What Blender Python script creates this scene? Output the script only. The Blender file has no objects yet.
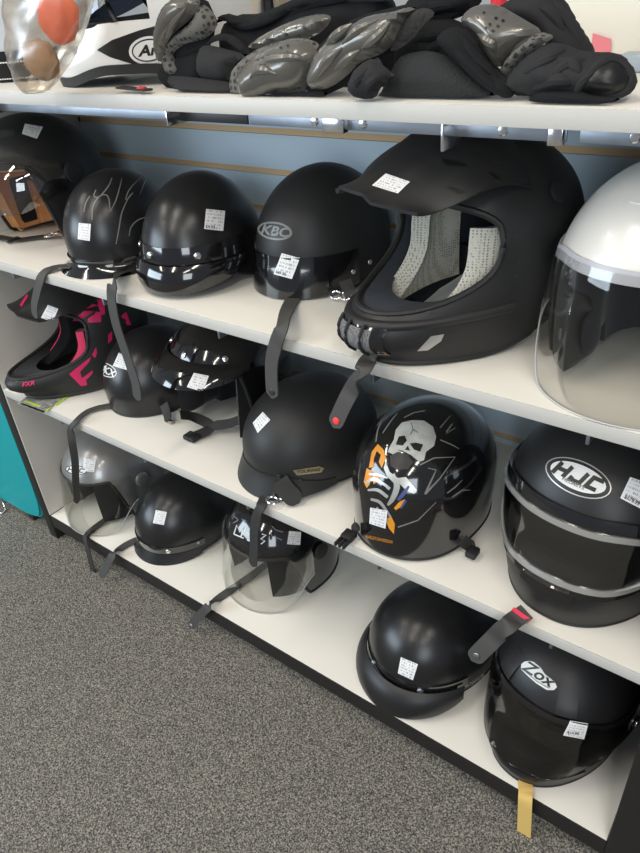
import bpy, bmesh, math, random
from math import sin, cos, pi, radians as rad
from mathutils import Vector as V, Matrix, noise
from mathutils.bvhtree import BVHTree
from mathutils.geometry import delaunay_2d_cdt

random.seed(4)
scn = bpy.context.scene
COL = scn.collection
F = 675.41
CAM = V((1.53595, -0.66811, 1.18577))
RX = V((0.80325, 0.59169, -0.06840)).normalized()
RF = V((-0.52685, 0.65221, -0.54502)).normalized()
RD = RF.cross(RX).normalized()
LEN, DEP = 1.52, .40
ZD, ZB, ZA, ZT = 0.0, .4076, .7625, 1.0786
TH, ZFLOOR = .019, -.09


# ------------------------------------------------------------------ points
def ray(u, v):
    return (RX * ((u - 320) / F) + RD * ((v - 426.5) / F) + RF).normalized()


def aY(u, v, y):
    d = ray(u, v)
    return CAM + d * ((y - CAM.y) / d.y)


def aZ(u, v, z):
    d = ray(u, v)
    return CAM + d * ((z - CAM.z) / d.z)


# --------------------------------------------------------------- materials
MATS = {}


def mat(name, col, rough=.5, metal=0., coat=0., spec=.5, bump=None, var=None, sheen=0.):
    if name in MATS:
        return MATS[name]
    m = bpy.data.materials.new(name)
    m.use_nodes = True
    nt = m.node_tree
    b = nt.nodes['Principled BSDF']
    b.inputs['Base Color'].default_value = (*col, 1)
    b.inputs['Roughness'].default_value = rough
    b.inputs['Metallic'].default_value = metal
    b.inputs['Coat Weight'].default_value = coat
    b.inputs['Coat Roughness'].default_value = .04
    b.inputs['Specular IOR Level'].default_value = spec
    b.inputs['Sheen Weight'].default_value = sheen
    tc = nt.nodes.new('ShaderNodeTexCoord')
    if bump:
        sc, st, dist = bump
        n = nt.nodes.new('ShaderNodeTexNoise')
        n.inputs['Scale'].default_value = sc
        n.inputs['Detail'].default_value = 4
        bp = nt.nodes.new('ShaderNodeBump')
        bp.inputs['Strength'].default_value = st
        bp.inputs['Distance'].default_value = dist
        nt.links.new(tc.outputs['Object'], n.inputs['Vector'])
        nt.links.new(n.outputs['Fac'], bp.inputs['Height'])
        nt.links.new(bp.outputs['Normal'], b.inputs['Normal'])
    if var:
        sc, c2 = var
        n = nt.nodes.new('ShaderNodeTexNoise')
        n.inputs['Scale'].default_value = sc
        n.inputs['Detail'].default_value = 5
        r = nt.nodes.new('ShaderNodeValToRGB')
        r.color_ramp.elements[0].position = .35
        r.color_ramp.elements[1].position = .7
        r.color_ramp.elements[0].color = (*col, 1)
        r.color_ramp.elements[1].color = (*c2, 1)
        nt.links.new(tc.outputs['Object'], n.inputs['Vector'])
        nt.links.new(n.outputs['Fac'], r.inputs['Fac'])
        nt.links.new(r.outputs['Color'], b.inputs['Base Color'])
    MATS[name] = m
    return m


def glass(name, tint, refl=1., rough=.02, base=.04):
    """thin clear plastic: see-through, with a Fresnel reflection"""
    m = bpy.data.materials.new(name)
    m.use_nodes = True
    nt = m.node_tree
    nt.nodes.clear()
    out = nt.nodes.new('ShaderNodeOutputMaterial')
    tr = nt.nodes.new('ShaderNodeBsdfTransparent')
    tr.inputs['Color'].default_value = (*tint, 1)
    gl = nt.nodes.new('ShaderNodeBsdfGlossy')
    gl.inputs['Roughness'].default_value = rough
    gl.inputs['Color'].default_value = (1, 1, 1, 1)
    fr = nt.nodes.new('ShaderNodeLayerWeight')
    fr.inputs['Blend'].default_value = .25
    mu = nt.nodes.new('ShaderNodeMath')
    mu.operation = 'MULTIPLY_ADD'
    mu.inputs[1].default_value = .55 * refl
    mu.inputs[2].default_value = base
    mix = nt.nodes.new('ShaderNodeMixShader')
    nt.links.new(fr.outputs['Fresnel'], mu.inputs[0])
    nt.links.new(mu.outputs[0], mix.inputs['Fac'])
    nt.links.new(tr.outputs[0], mix.inputs[1])
    nt.links.new(gl.outputs[0], mix.inputs[2])
    nt.links.new(mix.outputs[0], out.inputs['Surface'])
    MATS[name] = m
    return m


def tag_material():
    """white sticker with rows of tiny unreadable print, laid out in its UVs"""
    m = bpy.data.materials.new('price_sticker')
    m.use_nodes = True
    nt = m.node_tree
    N, Lk = nt.nodes, nt.links
    b = N['Principled BSDF']
    b.inputs['Roughness'].default_value = .45
    uv = N.new('ShaderNodeUVMap')
    sep = N.new('ShaderNodeSeparateXYZ')
    Lk.new(uv.outputs['UV'], sep.inputs[0])

    def M(op, a, bb=None, c=None):
        n = N.new('ShaderNodeMath')
        n.operation = op
        for i, x in enumerate((a, bb, c)):
            if x is None:
                continue
            if isinstance(x, (int, float)):
                n.inputs[i].default_value = x
            else:
                Lk.new(x, n.inputs[i])
        return n.outputs[0]
    rows = M('MULTIPLY', sep.outputs['Y'], 6)
    fr = M('FRACT', rows)
    inrow = M('MULTIPLY', M('GREATER_THAN', fr, .3), M('LESS_THAN', fr, .85))
    comb = N.new('ShaderNodeCombineXYZ')
    Lk.new(M('MULTIPLY', sep.outputs['X'], 26), comb.inputs[0])
    Lk.new(M('MULTIPLY', M('FLOOR', rows), 7.3), comb.inputs[1])
    oi = N.new('ShaderNodeObjectInfo')
    Lk.new(M('MULTIPLY', oi.outputs['Random'], 50), comb.inputs[2])
    wn = N.new('ShaderNodeTexNoise')
    wn.inputs['Scale'].default_value = 1
    wn.inputs['Detail'].default_value = 1
    Lk.new(comb.outputs[0], wn.inputs['Vector'])
    ink = M('MULTIPLY', inrow, M('GREATER_THAN', wn.outputs['Fac'], .52))
    inside = M('MULTIPLY', M('MULTIPLY', M('GREATER_THAN', sep.outputs['X'], .08), M('LESS_THAN', sep.outputs['X'], .9)),
               M('MULTIPLY', M('GREATER_THAN', sep.outputs['Y'], .05), M('LESS_THAN', sep.outputs['Y'], .97)))
    ink = M('MULTIPLY', M('MULTIPLY', ink, inside), .6)
    mx = N.new('ShaderNodeMixRGB')
    mx.inputs[1].default_value = (.8, .8, .8, 1)
    mx.inputs[2].default_value = (.12, .13, .2, 1)
    Lk.new(ink, mx.inputs[0])
    Lk.new(mx.outputs[0], b.inputs['Base Color'])
    MATS['price_sticker'] = m
    return m


def pad_material(name, c1, c2, scale):
    """knitted mesh lining: small round holes"""
    m = mat(name, c1, .9)
    nt = m.node_tree
    b = nt.nodes['Principled BSDF']
    tc = nt.nodes.new('ShaderNodeTexCoord')
    vo = nt.nodes.new('ShaderNodeTexVoronoi')
    vo.inputs['Scale'].default_value = scale
    vo.inputs['Randomness'].default_value = .25
    r = nt.nodes.new('ShaderNodeValToRGB')
    r.color_ramp.elements[0].position = .28
    r.color_ramp.elements[0].color = (*c2, 1)
    r.color_ramp.elements[1].position = .42
    r.color_ramp.elements[1].color = (*c1, 1)
    nt.links.new(tc.outputs['Object'], vo.inputs['Vector'])
    nt.links.new(vo.outputs['Distance'], r.inputs['Fac'])
    nt.links.new(r.outputs['Color'], b.inputs['Base Color'])
    return m


def carpet_material():
    m = mat('carpet', (.1, .1, .09), .95, spec=.1)
    nt = m.node_tree
    b = nt.nodes['Principled BSDF']
    tc = nt.nodes.new('ShaderNodeTexCoord')
    n1 = nt.nodes.new('ShaderNodeTexNoise')
    n1.inputs['Scale'].default_value = 330
    n1.inputs['Detail'].default_value = 3
    n1.inputs['Roughness'].default_value = .75
    r = nt.nodes.new('ShaderNodeValToRGB')
    e = r.color_ramp.elements
    e[0].position, e[0].color = .36, (.03, .03, .03, 1)
    e[1].position, e[1].color = .68, (.50, .47, .40, 1)
    x = e.new(.5)
    x.color = (.155, .148, .133, 1)
    nt.links.new(tc.outputs['Object'], n1.inputs['Vector'])
    nt.links.new(n1.outputs['Fac'], r.inputs['Fac'])
    nt.links.new(r.outputs['Color'], b.inputs['Base Color'])
    bp = nt.nodes.new('ShaderNodeBump')
    bp.inputs['Strength'].default_value = .6
    bp.inputs['Distance'].default_value = .004
    nt.links.new(n1.outputs['Fac'], bp.inputs['Height'])
    nt.links.new(bp.outputs['Normal'], b.inputs['Normal'])
    return m


BLK = .011
MATTE = mat('matte_black_shell', (.014, .014, .015), .42, spec=.45, bump=(900, .06, .001))
SATIN = mat('satin_black_shell', (.010, .010, .011), .30, spec=.5, bump=(40, .03, .002), var=(22, (.016, .016, .017)))
GLOSS = mat('gloss_black_shell', (.006, .006, .007), .12, coat=1.)
MXBLK = mat('flat_black_shell', (.017, .017, .018), .48, spec=.4, var=(9, (.022, .022, .022)))
SILV = mat('pearl_white_shell', (.74, .72, .68), .3, metal=.1, coat=.5)
GREYS = mat('silver_grey_shell', (.30, .30, .30), .32, metal=.55, coat=.5)
WHITE = mat('gloss_white_shell', (.78, .78, .76), .2, coat=.6)
RUBBER = mat('black_rubber', (.012, .012, .012), .6)
FOAM = mat('black_foam_lining', (.010, .010, .011), .95, spec=.15, sheen=.15)
GREYF = mat('dark_grey_lining', (.035, .04, .05), .9, spec=.2)
TAN = mat('tan_leather_lining', (.52, .24, .095), .6, bump=(160, .2, .002))
TANP = mat('tan_piping', (.62, .38, .14), .6)
PAD = pad_material('pale_mesh_lining', (.62, .60, .52), (.24, .23, .19), 290)
STRAP = mat('black_webbing', (.026, .025, .024), .72, bump=(500, .4, .001))
STRAPG = mat('grey_webbing', (.055, .053, .05), .7, bump=(500, .4, .001))
YSTRAP = mat('yellow_webbing', (.62, .42, .13), .8, bump=(500, .4, .001))
CHROME = mat('chrome', (.75, .75, .76), .18, metal=1)
STEEL = mat('dull_zinc', (.30, .33, .38), .42, metal=1, var=(14, (.42, .46, .52)))
EDGE = mat('clear_plastic_edge', (.50, .50, .49), .3)
DSTEEL = mat('black_steel', (.02, .02, .02), .4)
RED = mat('red_plastic', (.80, .05, .05), .4)
REDTAG = mat('red_fabric', (.65, .02, .07), .6)
PINK = mat('pink_paint', (.70, .016, .13), .45)
PINKF = mat('pink_fabric', (.80, .05, .14), .8)
INKW = mat('white_print', (.75, .75, .73), .4)
INKG = mat('grey_print', (.20, .20, .19), .4)
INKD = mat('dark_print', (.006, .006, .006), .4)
INKS = mat('silver_print', (.50, .50, .48), .35, metal=.6)
ORANGE = mat('orange_print', (.72, .28, .02), .4)
BONE = mat('bone_grey_print', (.42, .43, .40), .4, var=(60, (.55, .56, .53)))
BRONZE = mat('bronze_badge', (.36, .31, .2), .35, metal=.7)
LAM = mat('white_laminate', (.77, .74, .67), .38, spec=.35, var=(3, (.74, .71, .645)))
LAME = mat('white_edge_banding', (.53, .52, .485), .45)
BLKLAM = mat('black_laminate', (.012, .011, .010), .5)
SLAT = mat('blue_grey_slat_panel', (.53, .64, .72), .5, var=(2.2, (.51, .62, .70)))
GROOVE = mat('bare_mdf_groove', (.66, .45, .25), .8, bump=(200, .2, .002))
PANELIN = mat('grey_white_panel', (.60, .575, .53), .5)
TEAL = mat('teal_vinyl', (.0, .31, .33), .45)
LIME = mat('lime_print', (.52, .80, .0), .5)
CLEAR = glass('clear_shield', (.965, .965, .95), .7, .02, .02)
SMOKE = glass('smoke_shield', (.38, .38, .385), 1., .04, .06)
DVIS = glass('dark_shield', (.25, .27, .32), 1., .04, .06)
TINT = glass('lightly_tinted_shield', (.86, .85, .83), 1.1, .02, .06)
MIRR = glass('iridium_shield', (.30, .31, .34), 1.3, .03, .12)
TAGM = tag_material()


# ------------------------------------------------------------ mesh helpers
def mesh_obj(name, bm, m, parent=None, smooth=True, autosharp=35):
    me = bpy.data.meshes.new(name)
    bmesh.ops.recalc_face_normals(bm, faces=bm.faces)
    for f in bm.faces:
        f.smooth = smooth
    if smooth and autosharp:
        a = rad(autosharp)
        for e in bm.edges:
            if len(e.link_faces) == 2 and e.calc_face_angle(0) > a:
                e.smooth = False
    bm.to_mesh(me)
    bm.free()
    if m:
        me.materials.append(m)
    o = bpy.data.objects.new(name, me)
    COL.objects.link(o)
    if parent:
        o.parent = parent
    return o


def tagprops(o, label=None, cat=None, group=None, kind=None):
    if label:
        o['label'] = label
    if cat:
        o['category'] = cat
    if group:
        o['group'] = group
    if kind:
        o['kind'] = kind
    return o


def box(bm, x0, x1, y0, y1, z0, z1, bev=0.):
    r = bmesh.ops.create_cube(bm, size=1)
    vs = r['verts']
    for v in vs:
        v.co = V(((x0 + x1) / 2 + v.co.x * (x1 - x0), (y0 + y1) / 2 + v.co.y * (y1 - y0), (z0 + z1) / 2 + v.co.z * (z1 - z0)))
    if bev:
        es = list({e for v in vs for e in v.link_edges})
        bmesh.ops.bevel(bm, geom=es, offset=bev, segments=2, affect='EDGES', profile=.5)
    return bm


def spow(x, p):
    return math.copysign(abs(x) ** p, x)


def sstep(a, b, x):
    t = max(0., min(1., (x - a) / (b - a)))
    return t * t * (3 - 2 * t)


def catmull(pts, n=8, closed=False):
    out = []
    k = len(pts)
    rng = range(k if closed else k - 1)
    for i in rng:
        p0 = pts[(i - 1) % k] if closed or i > 0 else pts[0] * 2 - pts[1]
        p1, p2 = pts[i], pts[(i + 1) % k]
        p3 = pts[(i + 2) % k] if closed or i + 2 < k else pts[-1] * 2 - pts[-2]
        for j in range(n):
            t = j / n
            out.append(.5 * ((2 * p1) + (p2 - p0) * t + (2 * p0 - 5 * p1 + 4 * p2 - p3) * t * t + (3 * p1 - p0 - 3 * p2 + p3) * t ** 3))
    if not closed:
        out.append(pts[-1].copy())
    return out


def tube(bm, pts, r, closed=False, n=8, flat=1.):
    rings = []
    k = len(pts)
    up = V((0, 0, 1))
    for i, p in enumerate(pts):
        a = pts[(i - 1) % k] if closed or i else p
        b = pts[(i + 1) % k] if closed or i < k - 1 else p
        t = (b - a)
        t = t.normalized() if t.length > 1e-9 else V((1, 0, 0))
        s = t.cross(up)
        if s.length < .05:
            s = t.cross(V((0, 1, 0)))
        s.normalize()
        w = s.cross(t)
        rr = r[i] if isinstance(r, (list, tuple)) else r
        rings.append([bm.verts.new(p + (s * cos(2 * pi * j / n) + w * sin(2 * pi * j / n) * flat) * rr) for j in range(n)])
    for i in range(k if closed else k - 1):
        A, B = rings[i], rings[(i + 1) % k]
        for j in range(n):
            bm.faces.new((A[j], A[(j + 1) % n], B[(j + 1) % n], B[j]))
    if not closed:
        bm.faces.new(rings[0])
        bm.faces.new(rings[-1][::-1])
    return bm


def grid_solid(bm, P, thick, N=None):
    """rows of points P[i][j] -> sheet with real thickness (towards -normal)"""
    ni, nj = len(P), len(P[0])
    top = [[bm.verts.new(P[i][j]) for j in range(nj)] for i in range(ni)]
    if N is None:
        N = [[None] * nj for _ in range(ni)]
        for i in range(ni):
            for j in range(nj):
                du = P[min(i + 1, ni - 1)][j] - P[max(i - 1, 0)][j]
                dv = P[i][min(j + 1, nj - 1)] - P[i][max(j - 1, 0)]
                n = du.cross(dv)
                N[i][j] = n.normalized() if n.length > 1e-12 else V((0, 0, 1))
    bot = [[bm.verts.new(P[i][j] - N[i][j] * thick) for j in range(nj)] for i in range(ni)]
    for i in range(ni - 1):
        for j in range(nj - 1):
            bm.faces.new((top[i][j], top[i][j + 1], top[i + 1][j + 1], top[i + 1][j]))
            bm.faces.new((bot[i][j], bot[i + 1][j], bot[i + 1][j + 1], bot[i][j + 1]))
    for i in range(ni - 1):
        for j in (0, nj - 1):
            bm.faces.new((top[i][j], top[i + 1][j], bot[i + 1][j], bot[i][j]))
    for j in range(nj - 1):
        for i in (0, ni - 1):
            bm.faces.new((top[i][j], top[i][j + 1], bot[i][j + 1], bot[i][j]))
    return bm


def disc(bm, c, n, r, h, seg=14):
    """low domed button"""
    n = n.normalized()
    t = n.cross(V((0, 0, 1)))
    t = t.normalized() if t.length > .05 else V((1, 0, 0))
    w = n.cross(t)
    prof = [(r, 0), (r, h * .5), (r * .85, h * .85), (r * .45, h)]
    rings = [[bm.verts.new(c + (t * cos(2 * pi * j / seg) + w * sin(2 * pi * j / seg)) * pr + n * ph) for j in range(seg)] for pr, ph in prof]
    for A, B in zip(rings, rings[1:]):
        for j in range(seg):
            bm.faces.new((A[j], A[(j + 1) % seg], B[(j + 1) % seg], B[j]))
    bm.faces.new(rings[-1])
    bm.faces.new(rings[0][::-1])
    return bm


def cut(bm, cutter, op='DIFFERENCE'):
    """boolean of two bmeshes, returns a new bmesh"""
    obs = []
    for b in (bm, cutter):
        bmesh.ops.recalc_face_normals(b, faces=b.faces)
        me = bpy.data.meshes.new('tmp')
        b.to_mesh(me)
        b.free()
        o = bpy.data.objects.new('tmp', me)
        COL.objects.link(o)
        obs.append(o)
    md = obs[0].modifiers.new('b', 'BOOLEAN')
    md.operation = op
    md.solver = 'EXACT'
    md.object = obs[1]
    dg = bpy.context.evaluated_depsgraph_get()
    dg.update()
    me = bpy.data.meshes.new_from_object(obs[0].evaluated_get(dg))
    out = bmesh.new()
    out.from_mesh(me)
    for o in obs:
        d = o.data
        bpy.data.objects.remove(o)
        bpy.data.meshes.remove(d)
    bpy.data.meshes.remove(me)
    return out


def prism(poly, y0, y1, smooth=2):
    """(x,z) polygon, corners rounded, extruded along y"""
    p = [V((x, z)) for x, z in poly]
    for _ in range(smooth):
        q = []
        for i in range(len(p)):
            a, b = p[i], p[(i + 1) % len(p)]
            q += [a * .75 + b * .25, a * .25 + b * .75]
        p = q
    bm = bmesh.new()
    A = [bm.verts.new((a.x, y0, a.y)) for a in p]
    B = [bm.verts.new((a.x, y1, a.y)) for a in p]
    n = len(p)
    for i in range(n):
        bm.faces.new((A[i], A[(i + 1) % n], B[(i + 1) % n], B[i]))
    bm.faces.new(A[::-1])
    bm.faces.new(B)
    return bm, p


# ---------------------------------------------------------- helmet surface
class Surf:
    """crown (q 0..1) over a lower wall (q 1..2); front is -Y, own left is +X"""

    def __init__(s, a, bf, bb, H, D, m=2.15, n=2.0, low=None, chin=None):
        s.a, s.bf, s.bb, s.H, s.D, s.m, s.n = a, bf, bb, H, D, m, n
        s.low = low or (lambda t, th: 1 - .06 * t * t)
        s.chin = chin or (lambda t, th: 0.)

    def P(s, th, q):
        if q <= 1:
            ph = max(q, 1e-4) * pi / 2
            r = sin(ph) ** (2 / s.n)
            z = s.H * max(cos(ph), 0) ** (2 / s.n)
            t = 0.
        else:
            t = q - 1
            r = s.low(t, th)
            z = -s.D * t
        c = cos(th)
        x = s.a * r * spow(sin(th), 2 / s.m)
        y = -(s.bf if c > 0 else s.bb) * r * spow(c, 2 / s.m)
        return V((x, y - s.chin(t, th), z))

    def N(s, th, q):
        e = .004
        du = s.P(th + e, q) - s.P(th - e, q)
        dv = s.P(th, min(q + e, 2.2)) - s.P(th, max(q - e, .0005))
        n = dv.cross(du)
        if n.length < 1e-12:
            return V((0, 0, 1))
        n.normalize()
        p = s.P(th, q)
        if n.dot(V((p.x, p.y, p.z + .02))) < 0:
            n = -n
        return n

    def q(s, z):
        if z >= 0:
            return math.acos(min(1, (z / s.H)) ** (s.n / 2)) / (pi / 2)
        return 1 - z / s.D

    def at(s, th, z, off=0.):
        q = s.q(z)
        return s.P(th, q) + s.N(th, q) * off


def thetas(n):
    return [-pi + 2 * pi * i / n for i in range(n)]


def shell_bm(S, rim, nth=96, nr=30, off=0., thick=.006):
    bm = bmesh.new()
    rows = []
    top = S.P(0, 0)
    pole = bm.verts.new((0, top.y * 0, S.H + off))
    for k in range(1, nr + 1):
        row = []
        for th in thetas(nth):
            q = S.q(rim(th)) * (k / nr)
            row.append(bm.verts.new(S.P(th, q) + S.N(th, q) * off))
        rows.append(row)
    for j in range(nth):
        bm.faces.new((pole, rows[0][(j + 1) % nth], rows[0][j]))
    for A, B in zip(rows, rows[1:]):
        for j in range(nth):
            bm.faces.new((A[j], A[(j + 1) % nth], B[(j + 1) % nth], B[j]))
    bm.normal_update()
    bm.faces.ensure_lookup_table()
    if bm.faces[0].normal.z < 0:
        bmesh.ops.reverse_faces(bm, faces=bm.faces)
        bm.normal_update()
    outer = list(bm.verts)
    nm = {v: v.normal.copy() for v in outer}
    inn = {v: bm.verts.new(v.co - nm[v] * thick) for v in outer}
    for f in list(bm.faces):
        bm.faces.new([inn[v] for v in reversed(f.verts)])
    R = rows[-1]
    for j in range(nth):
        a, b = R[j], R[(j + 1) % nth]
        bm.faces.new((a, inn[a], inn[b], b))
    return bm


def patch_bm(S, t0, t1, zlo, zhi, off=.003, thick=.002, nth=40, nz=8):
    """a strip of the surface between two heights (numbers or functions of th)"""
    fl = zlo if callable(zlo) else (lambda th: zlo)
    fh = zhi if callable(zhi) else (lambda th: zhi)
    fo = off if callable(off) else (lambda th, k: off)
    P, N = [], []
    for i in range(nth + 1):
        th = t0 + (t1 - t0) * i / nth
        q0, q1 = S.q(fh(th)), S.q(fl(th))
        pr, nr_ = [], []
        for k in range(nz + 1):
            q = q0 + (q1 - q0) * k / nz
            n = S.N(th, q)
            pr.append(S.P(th, q) + n * fo(th, k / nz))
            nr_.append(n)
        P.append(pr)
        N.append(nr_)
    bm = bmesh.new()
    return grid_solid(bm, P, thick, N)


def rim_pts(S, rim, off=0., nth=96, t0=None, t1=None):
    if t0 is None:
        ths = thetas(nth)
    else:
        ths = [t0 + (t1 - t0) * i / nth for i in range(nth + 1)]
    return [S.at(th, rim(th), off) for th in ths]


def peak_bm(S, tmax, zatt, length, slope, thick=.003, curl=0., nth=40, nl=9, off=.003, side=.55):
    """a sun peak that leaves the surface at height zatt(th)"""
    P = []
    for i in range(nth + 1):
        th = -tmax + 2 * tmax * i / nth
        a = S.at(th, zatt(th), off)
        d = V((sin(th) * side, -1, 0)).normalized()
        Lh = length(th)
        row = []
        for k in range(nl + 1):
            t = k / nl
            ang = rad(slope) + rad(curl) * t
            row.append(a + d * (Lh * t * cos(ang)) + V((0, 0, -Lh * t * sin(ang))))
        P.append(row)
    bm = bmesh.new()
    return grid_solid(bm, P, thick)


# ------------------------------------------------------------------ things
class Thing:
    def __init__(s, name, label, cat, group=None):
        s.root = bpy.data.objects.new(name, None)
        s.root.empty_display_size = .05
        COL.objects.link(s.root)
        group = group or {'helmet': 'helmets on the shelving unit', 'jacket': 'armour jackets on the top shelf'}.get(cat)
        tagprops(s.root, label, cat, group)
        s.parts = {}
        s.M = Matrix()

    def add(s, name, bm, m, parent=None, label=None, smooth=True, world=False, sharp=35):
        if world:
            bmesh.ops.transform(bm, matrix=s.M.inverted(), verts=bm.verts)
        o = mesh_obj(name, bm, m, parent or s.root, smooth, sharp)
        if label:
            o['label'] = label
        s.parts.setdefault(name, []).append(o)
        return o

    def place(s, x, y, z, yaw=0., pitch=0., roll=0., gap=.0006):
        """yaw turns the front towards +X; pitch > 0 lifts the front; rests on height z"""
        obs = [o for l in s.parts.values() for o in l]
        mz = min(v.co.z for o in obs for v in o.data.vertices)
        for o in obs:
            for v in o.data.vertices:
                v.co.z -= mz
        R = Matrix.Rotation(rad(yaw), 4, 'Z') @ Matrix.Rotation(rad(-pitch), 4, 'X') @ Matrix.Rotation(rad(roll), 4, 'Y')
        mz = min((R @ v.co).z for o in obs for v in o.data.vertices)
        s.root.rotation_euler = R.to_euler()
        s.root.location = (x, y, z - mz + gap)
        s.M = Matrix.Translation((x, y, z - mz + gap)) @ R
        return s

    def bvh(s, names):
        vs, fs = [], []
        for nm in names:
            for o in s.parts.get(nm, []):
                k = len(vs)
                vs += [s.M @ v.co for v in o.data.vertices]
                fs += [[k + i for i in p.vertices] for p in o.data.polygons]
        return BVHTree.FromPolygons(vs, fs)

    # -- stickers and print: 2D outlines laid onto the real surface
    def lay(s, name, bm2, m, on, off=.0006, parent=None, label=None, uv=None):
        if not any(n in s.parts for n in on):
            print('LAY NO TARGET', s.root.name, name)
            bm2.free()
            return None
        tree = s.bvh(on)
        last = None
        ds = []
        miss = []
        for v in bm2.verts:
            d = ray(v.co.x, v.co.y)
            loc, n, i, dist = tree.ray_cast(CAM, d)
            if loc is None:
                miss.append((v, d))
                continue
            if n.dot(d) > 0:
                n = -n
            ds.append(dist)
            v.co = loc + n * off
        if not ds:
            print('LAY MISS', s.root.name, name)
            bm2.free()
            return None
        md = sum(ds) / len(ds)
        for v, d in miss:
            loc, n, i, dist = tree.find_nearest(CAM + d * md)
            if n.dot(d) > 0:
                n = -n
            v.co = loc + n * off
        return s.add(name, bm2, m, parent, label, world=True, sharp=0)

    def sticker(s, corners, on, name='price_tag', m=None, parent=None, off=.0008, label=None):
        a, b, c, d = [V(p) for p in corners]
        bm = bmesh.new()
        uvl = bm.loops.layers.uv.new('UVMap')
        n = 8
        g = [[None] * (n + 1) for _ in range(n + 1)]
        for i in range(n + 1):
            for j in range(n + 1):
                p = a.lerp(b, j / n).lerp(d.lerp(c, j / n), i / n)
                g[i][j] = bm.verts.new((p.x, p.y, 0))
        for i in range(n):
            for j in range(n):
                f = bm.faces.new((g[i][j], g[i][j + 1], g[i + 1][j + 1], g[i + 1][j]))
                for lp, (ii, jj) in zip(f.loops, ((i, j), (i, j + 1), (i + 1, j + 1), (i + 1, j))):
                    lp[uvl].uv = (jj / n, 1 - ii / n)
        return s.lay(name, bm, m or TAGM, on, off, parent, label)

    def polys(s, name, outlines, m, on, off=.0006, step=6., parent=None, label=None):
        for ol in outlines:
            bm = bmesh.new()
            fill2d(bm, ol, step)
            o = s.lay(name, bm, m, on, off, parent, label)
        return o

    def strokes(s, name, lines, m, on, w=1.2, off=.0006, parent=None, label=None, smooth=True):
        for ln in lines:
            bm = bmesh.new()
            stroke2d(bm, ln, w, smooth)
            o = s.lay(name, bm, m, on, off, parent, label)
        return o

    def letters(s, name, body, u, v, h, ang, m, on, w=.26, shear=.3, xs=1., gap=.32, off=.0012, label=None):
        """heavy drawn capitals"""
        wd = sum(GL[c][0] for c in body) * xs + gap * (len(body) - 1)
        x = -wd / 2
        ca, sa = cos(rad(ang)), sin(rad(ang))
        for c in body:
            gw, lines = GL[c]
            for ln in lines:
                pts = []
                for px, py in ln:
                    X, Y = (x + px * gw * xs + shear * (py - .5)) * h, -(py - .5) * h
                    pts.append((u + X * ca - Y * sa, v + X * sa + Y * ca))
                bm = bmesh.new()
                poly2d(bm, pts, w * h)
                s.lay(name, bm, m, on, off, None, label)
            x += gw * xs + gap

    def text(s, name, body, u, v, size, ang, m, on, shear=0., bold=0., off=.0008, xs=1., parent=None, label=None, skew=0.):
        bm = text2d(body, u, v, size, ang, shear, bold, xs, skew)
        return s.lay(name, bm, m, on, off, parent, label)


def fill2d(bm, ol, step):
    pts = [V(p) for p in ol]
    n = len(pts)
    x0, x1 = min(p.x for p in pts), max(p.x for p in pts)
    y0, y1 = min(p.y for p in pts), max(p.y for p in pts)
    dense = []
    for i in range(n):
        a, b = pts[i], pts[(i + 1) % n]
        k = max(1, int((b - a).length / step))
        dense += [a.lerp(b, j / k) for j in range(k)]
    nb = len(dense)
    inner = []
    y = y0 + step / 2
    while y < y1:
        x = x0 + step / 2
        while x < x1:
            inner.append(V((x + random.uniform(-.1, .1), y + random.uniform(-.1, .1))))
            x += step
        y += step
    vs, es, fs, *_ = delaunay_2d_cdt(dense + inner, [], [list(range(nb))], 1, 1e-4)
    nv = [bm.verts.new((p.x, p.y, 0)) for p in vs]
    for f in fs:
        try:
            bm.faces.new([nv[i] for i in f])
        except ValueError:
            pass
    lone = [v for v in nv if not v.link_faces]
    for v in lone:
        bm.verts.remove(v)


def stroke2d(bm, ln, w, smooth=True):
    ws = w
    if len(ln[0]) == 3:
        pass
    pts = [V((p[0], p[1])) for p in ln]
    wid = [p[2] if len(p) > 2 else w for p in ln]
    if smooth and len(pts) > 2:
        P3 = catmull([V((p.x, p.y, q)) for p, q in zip(pts, wid)], 6)
        pts = [V((p.x, p.y)) for p in P3]
        wid = [p.z for p in P3]
    else:
        P, W = [], []
        for i in range(len(pts) - 1):
            k = max(1, int((pts[i + 1] - pts[i]).length / 5))
            for j in range(k):
                P.append(pts[i].lerp(pts[i + 1], j / k))
                W.append(wid[i] + (wid[i + 1] - wid[i]) * j / k)
        P.append(pts[-1])
        W.append(wid[-1])
        pts, wid = P, W
    prev = None
    for i, p in enumerate(pts):
        t = pts[min(i + 1, len(pts) - 1)] - pts[max(i - 1, 0)]
        if t.length < 1e-6:
            continue
        t.normalize()
        n = V((-t.y, t.x)) * wid[i] / 2
        a, b = bm.verts.new((p.x + n.x, p.y + n.y, 0)), bm.verts.new((p.x - n.x, p.y - n.y, 0))
        if prev:
            bm.faces.new((prev[0], prev[1], b, a))
        prev = (a, b)


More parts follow.
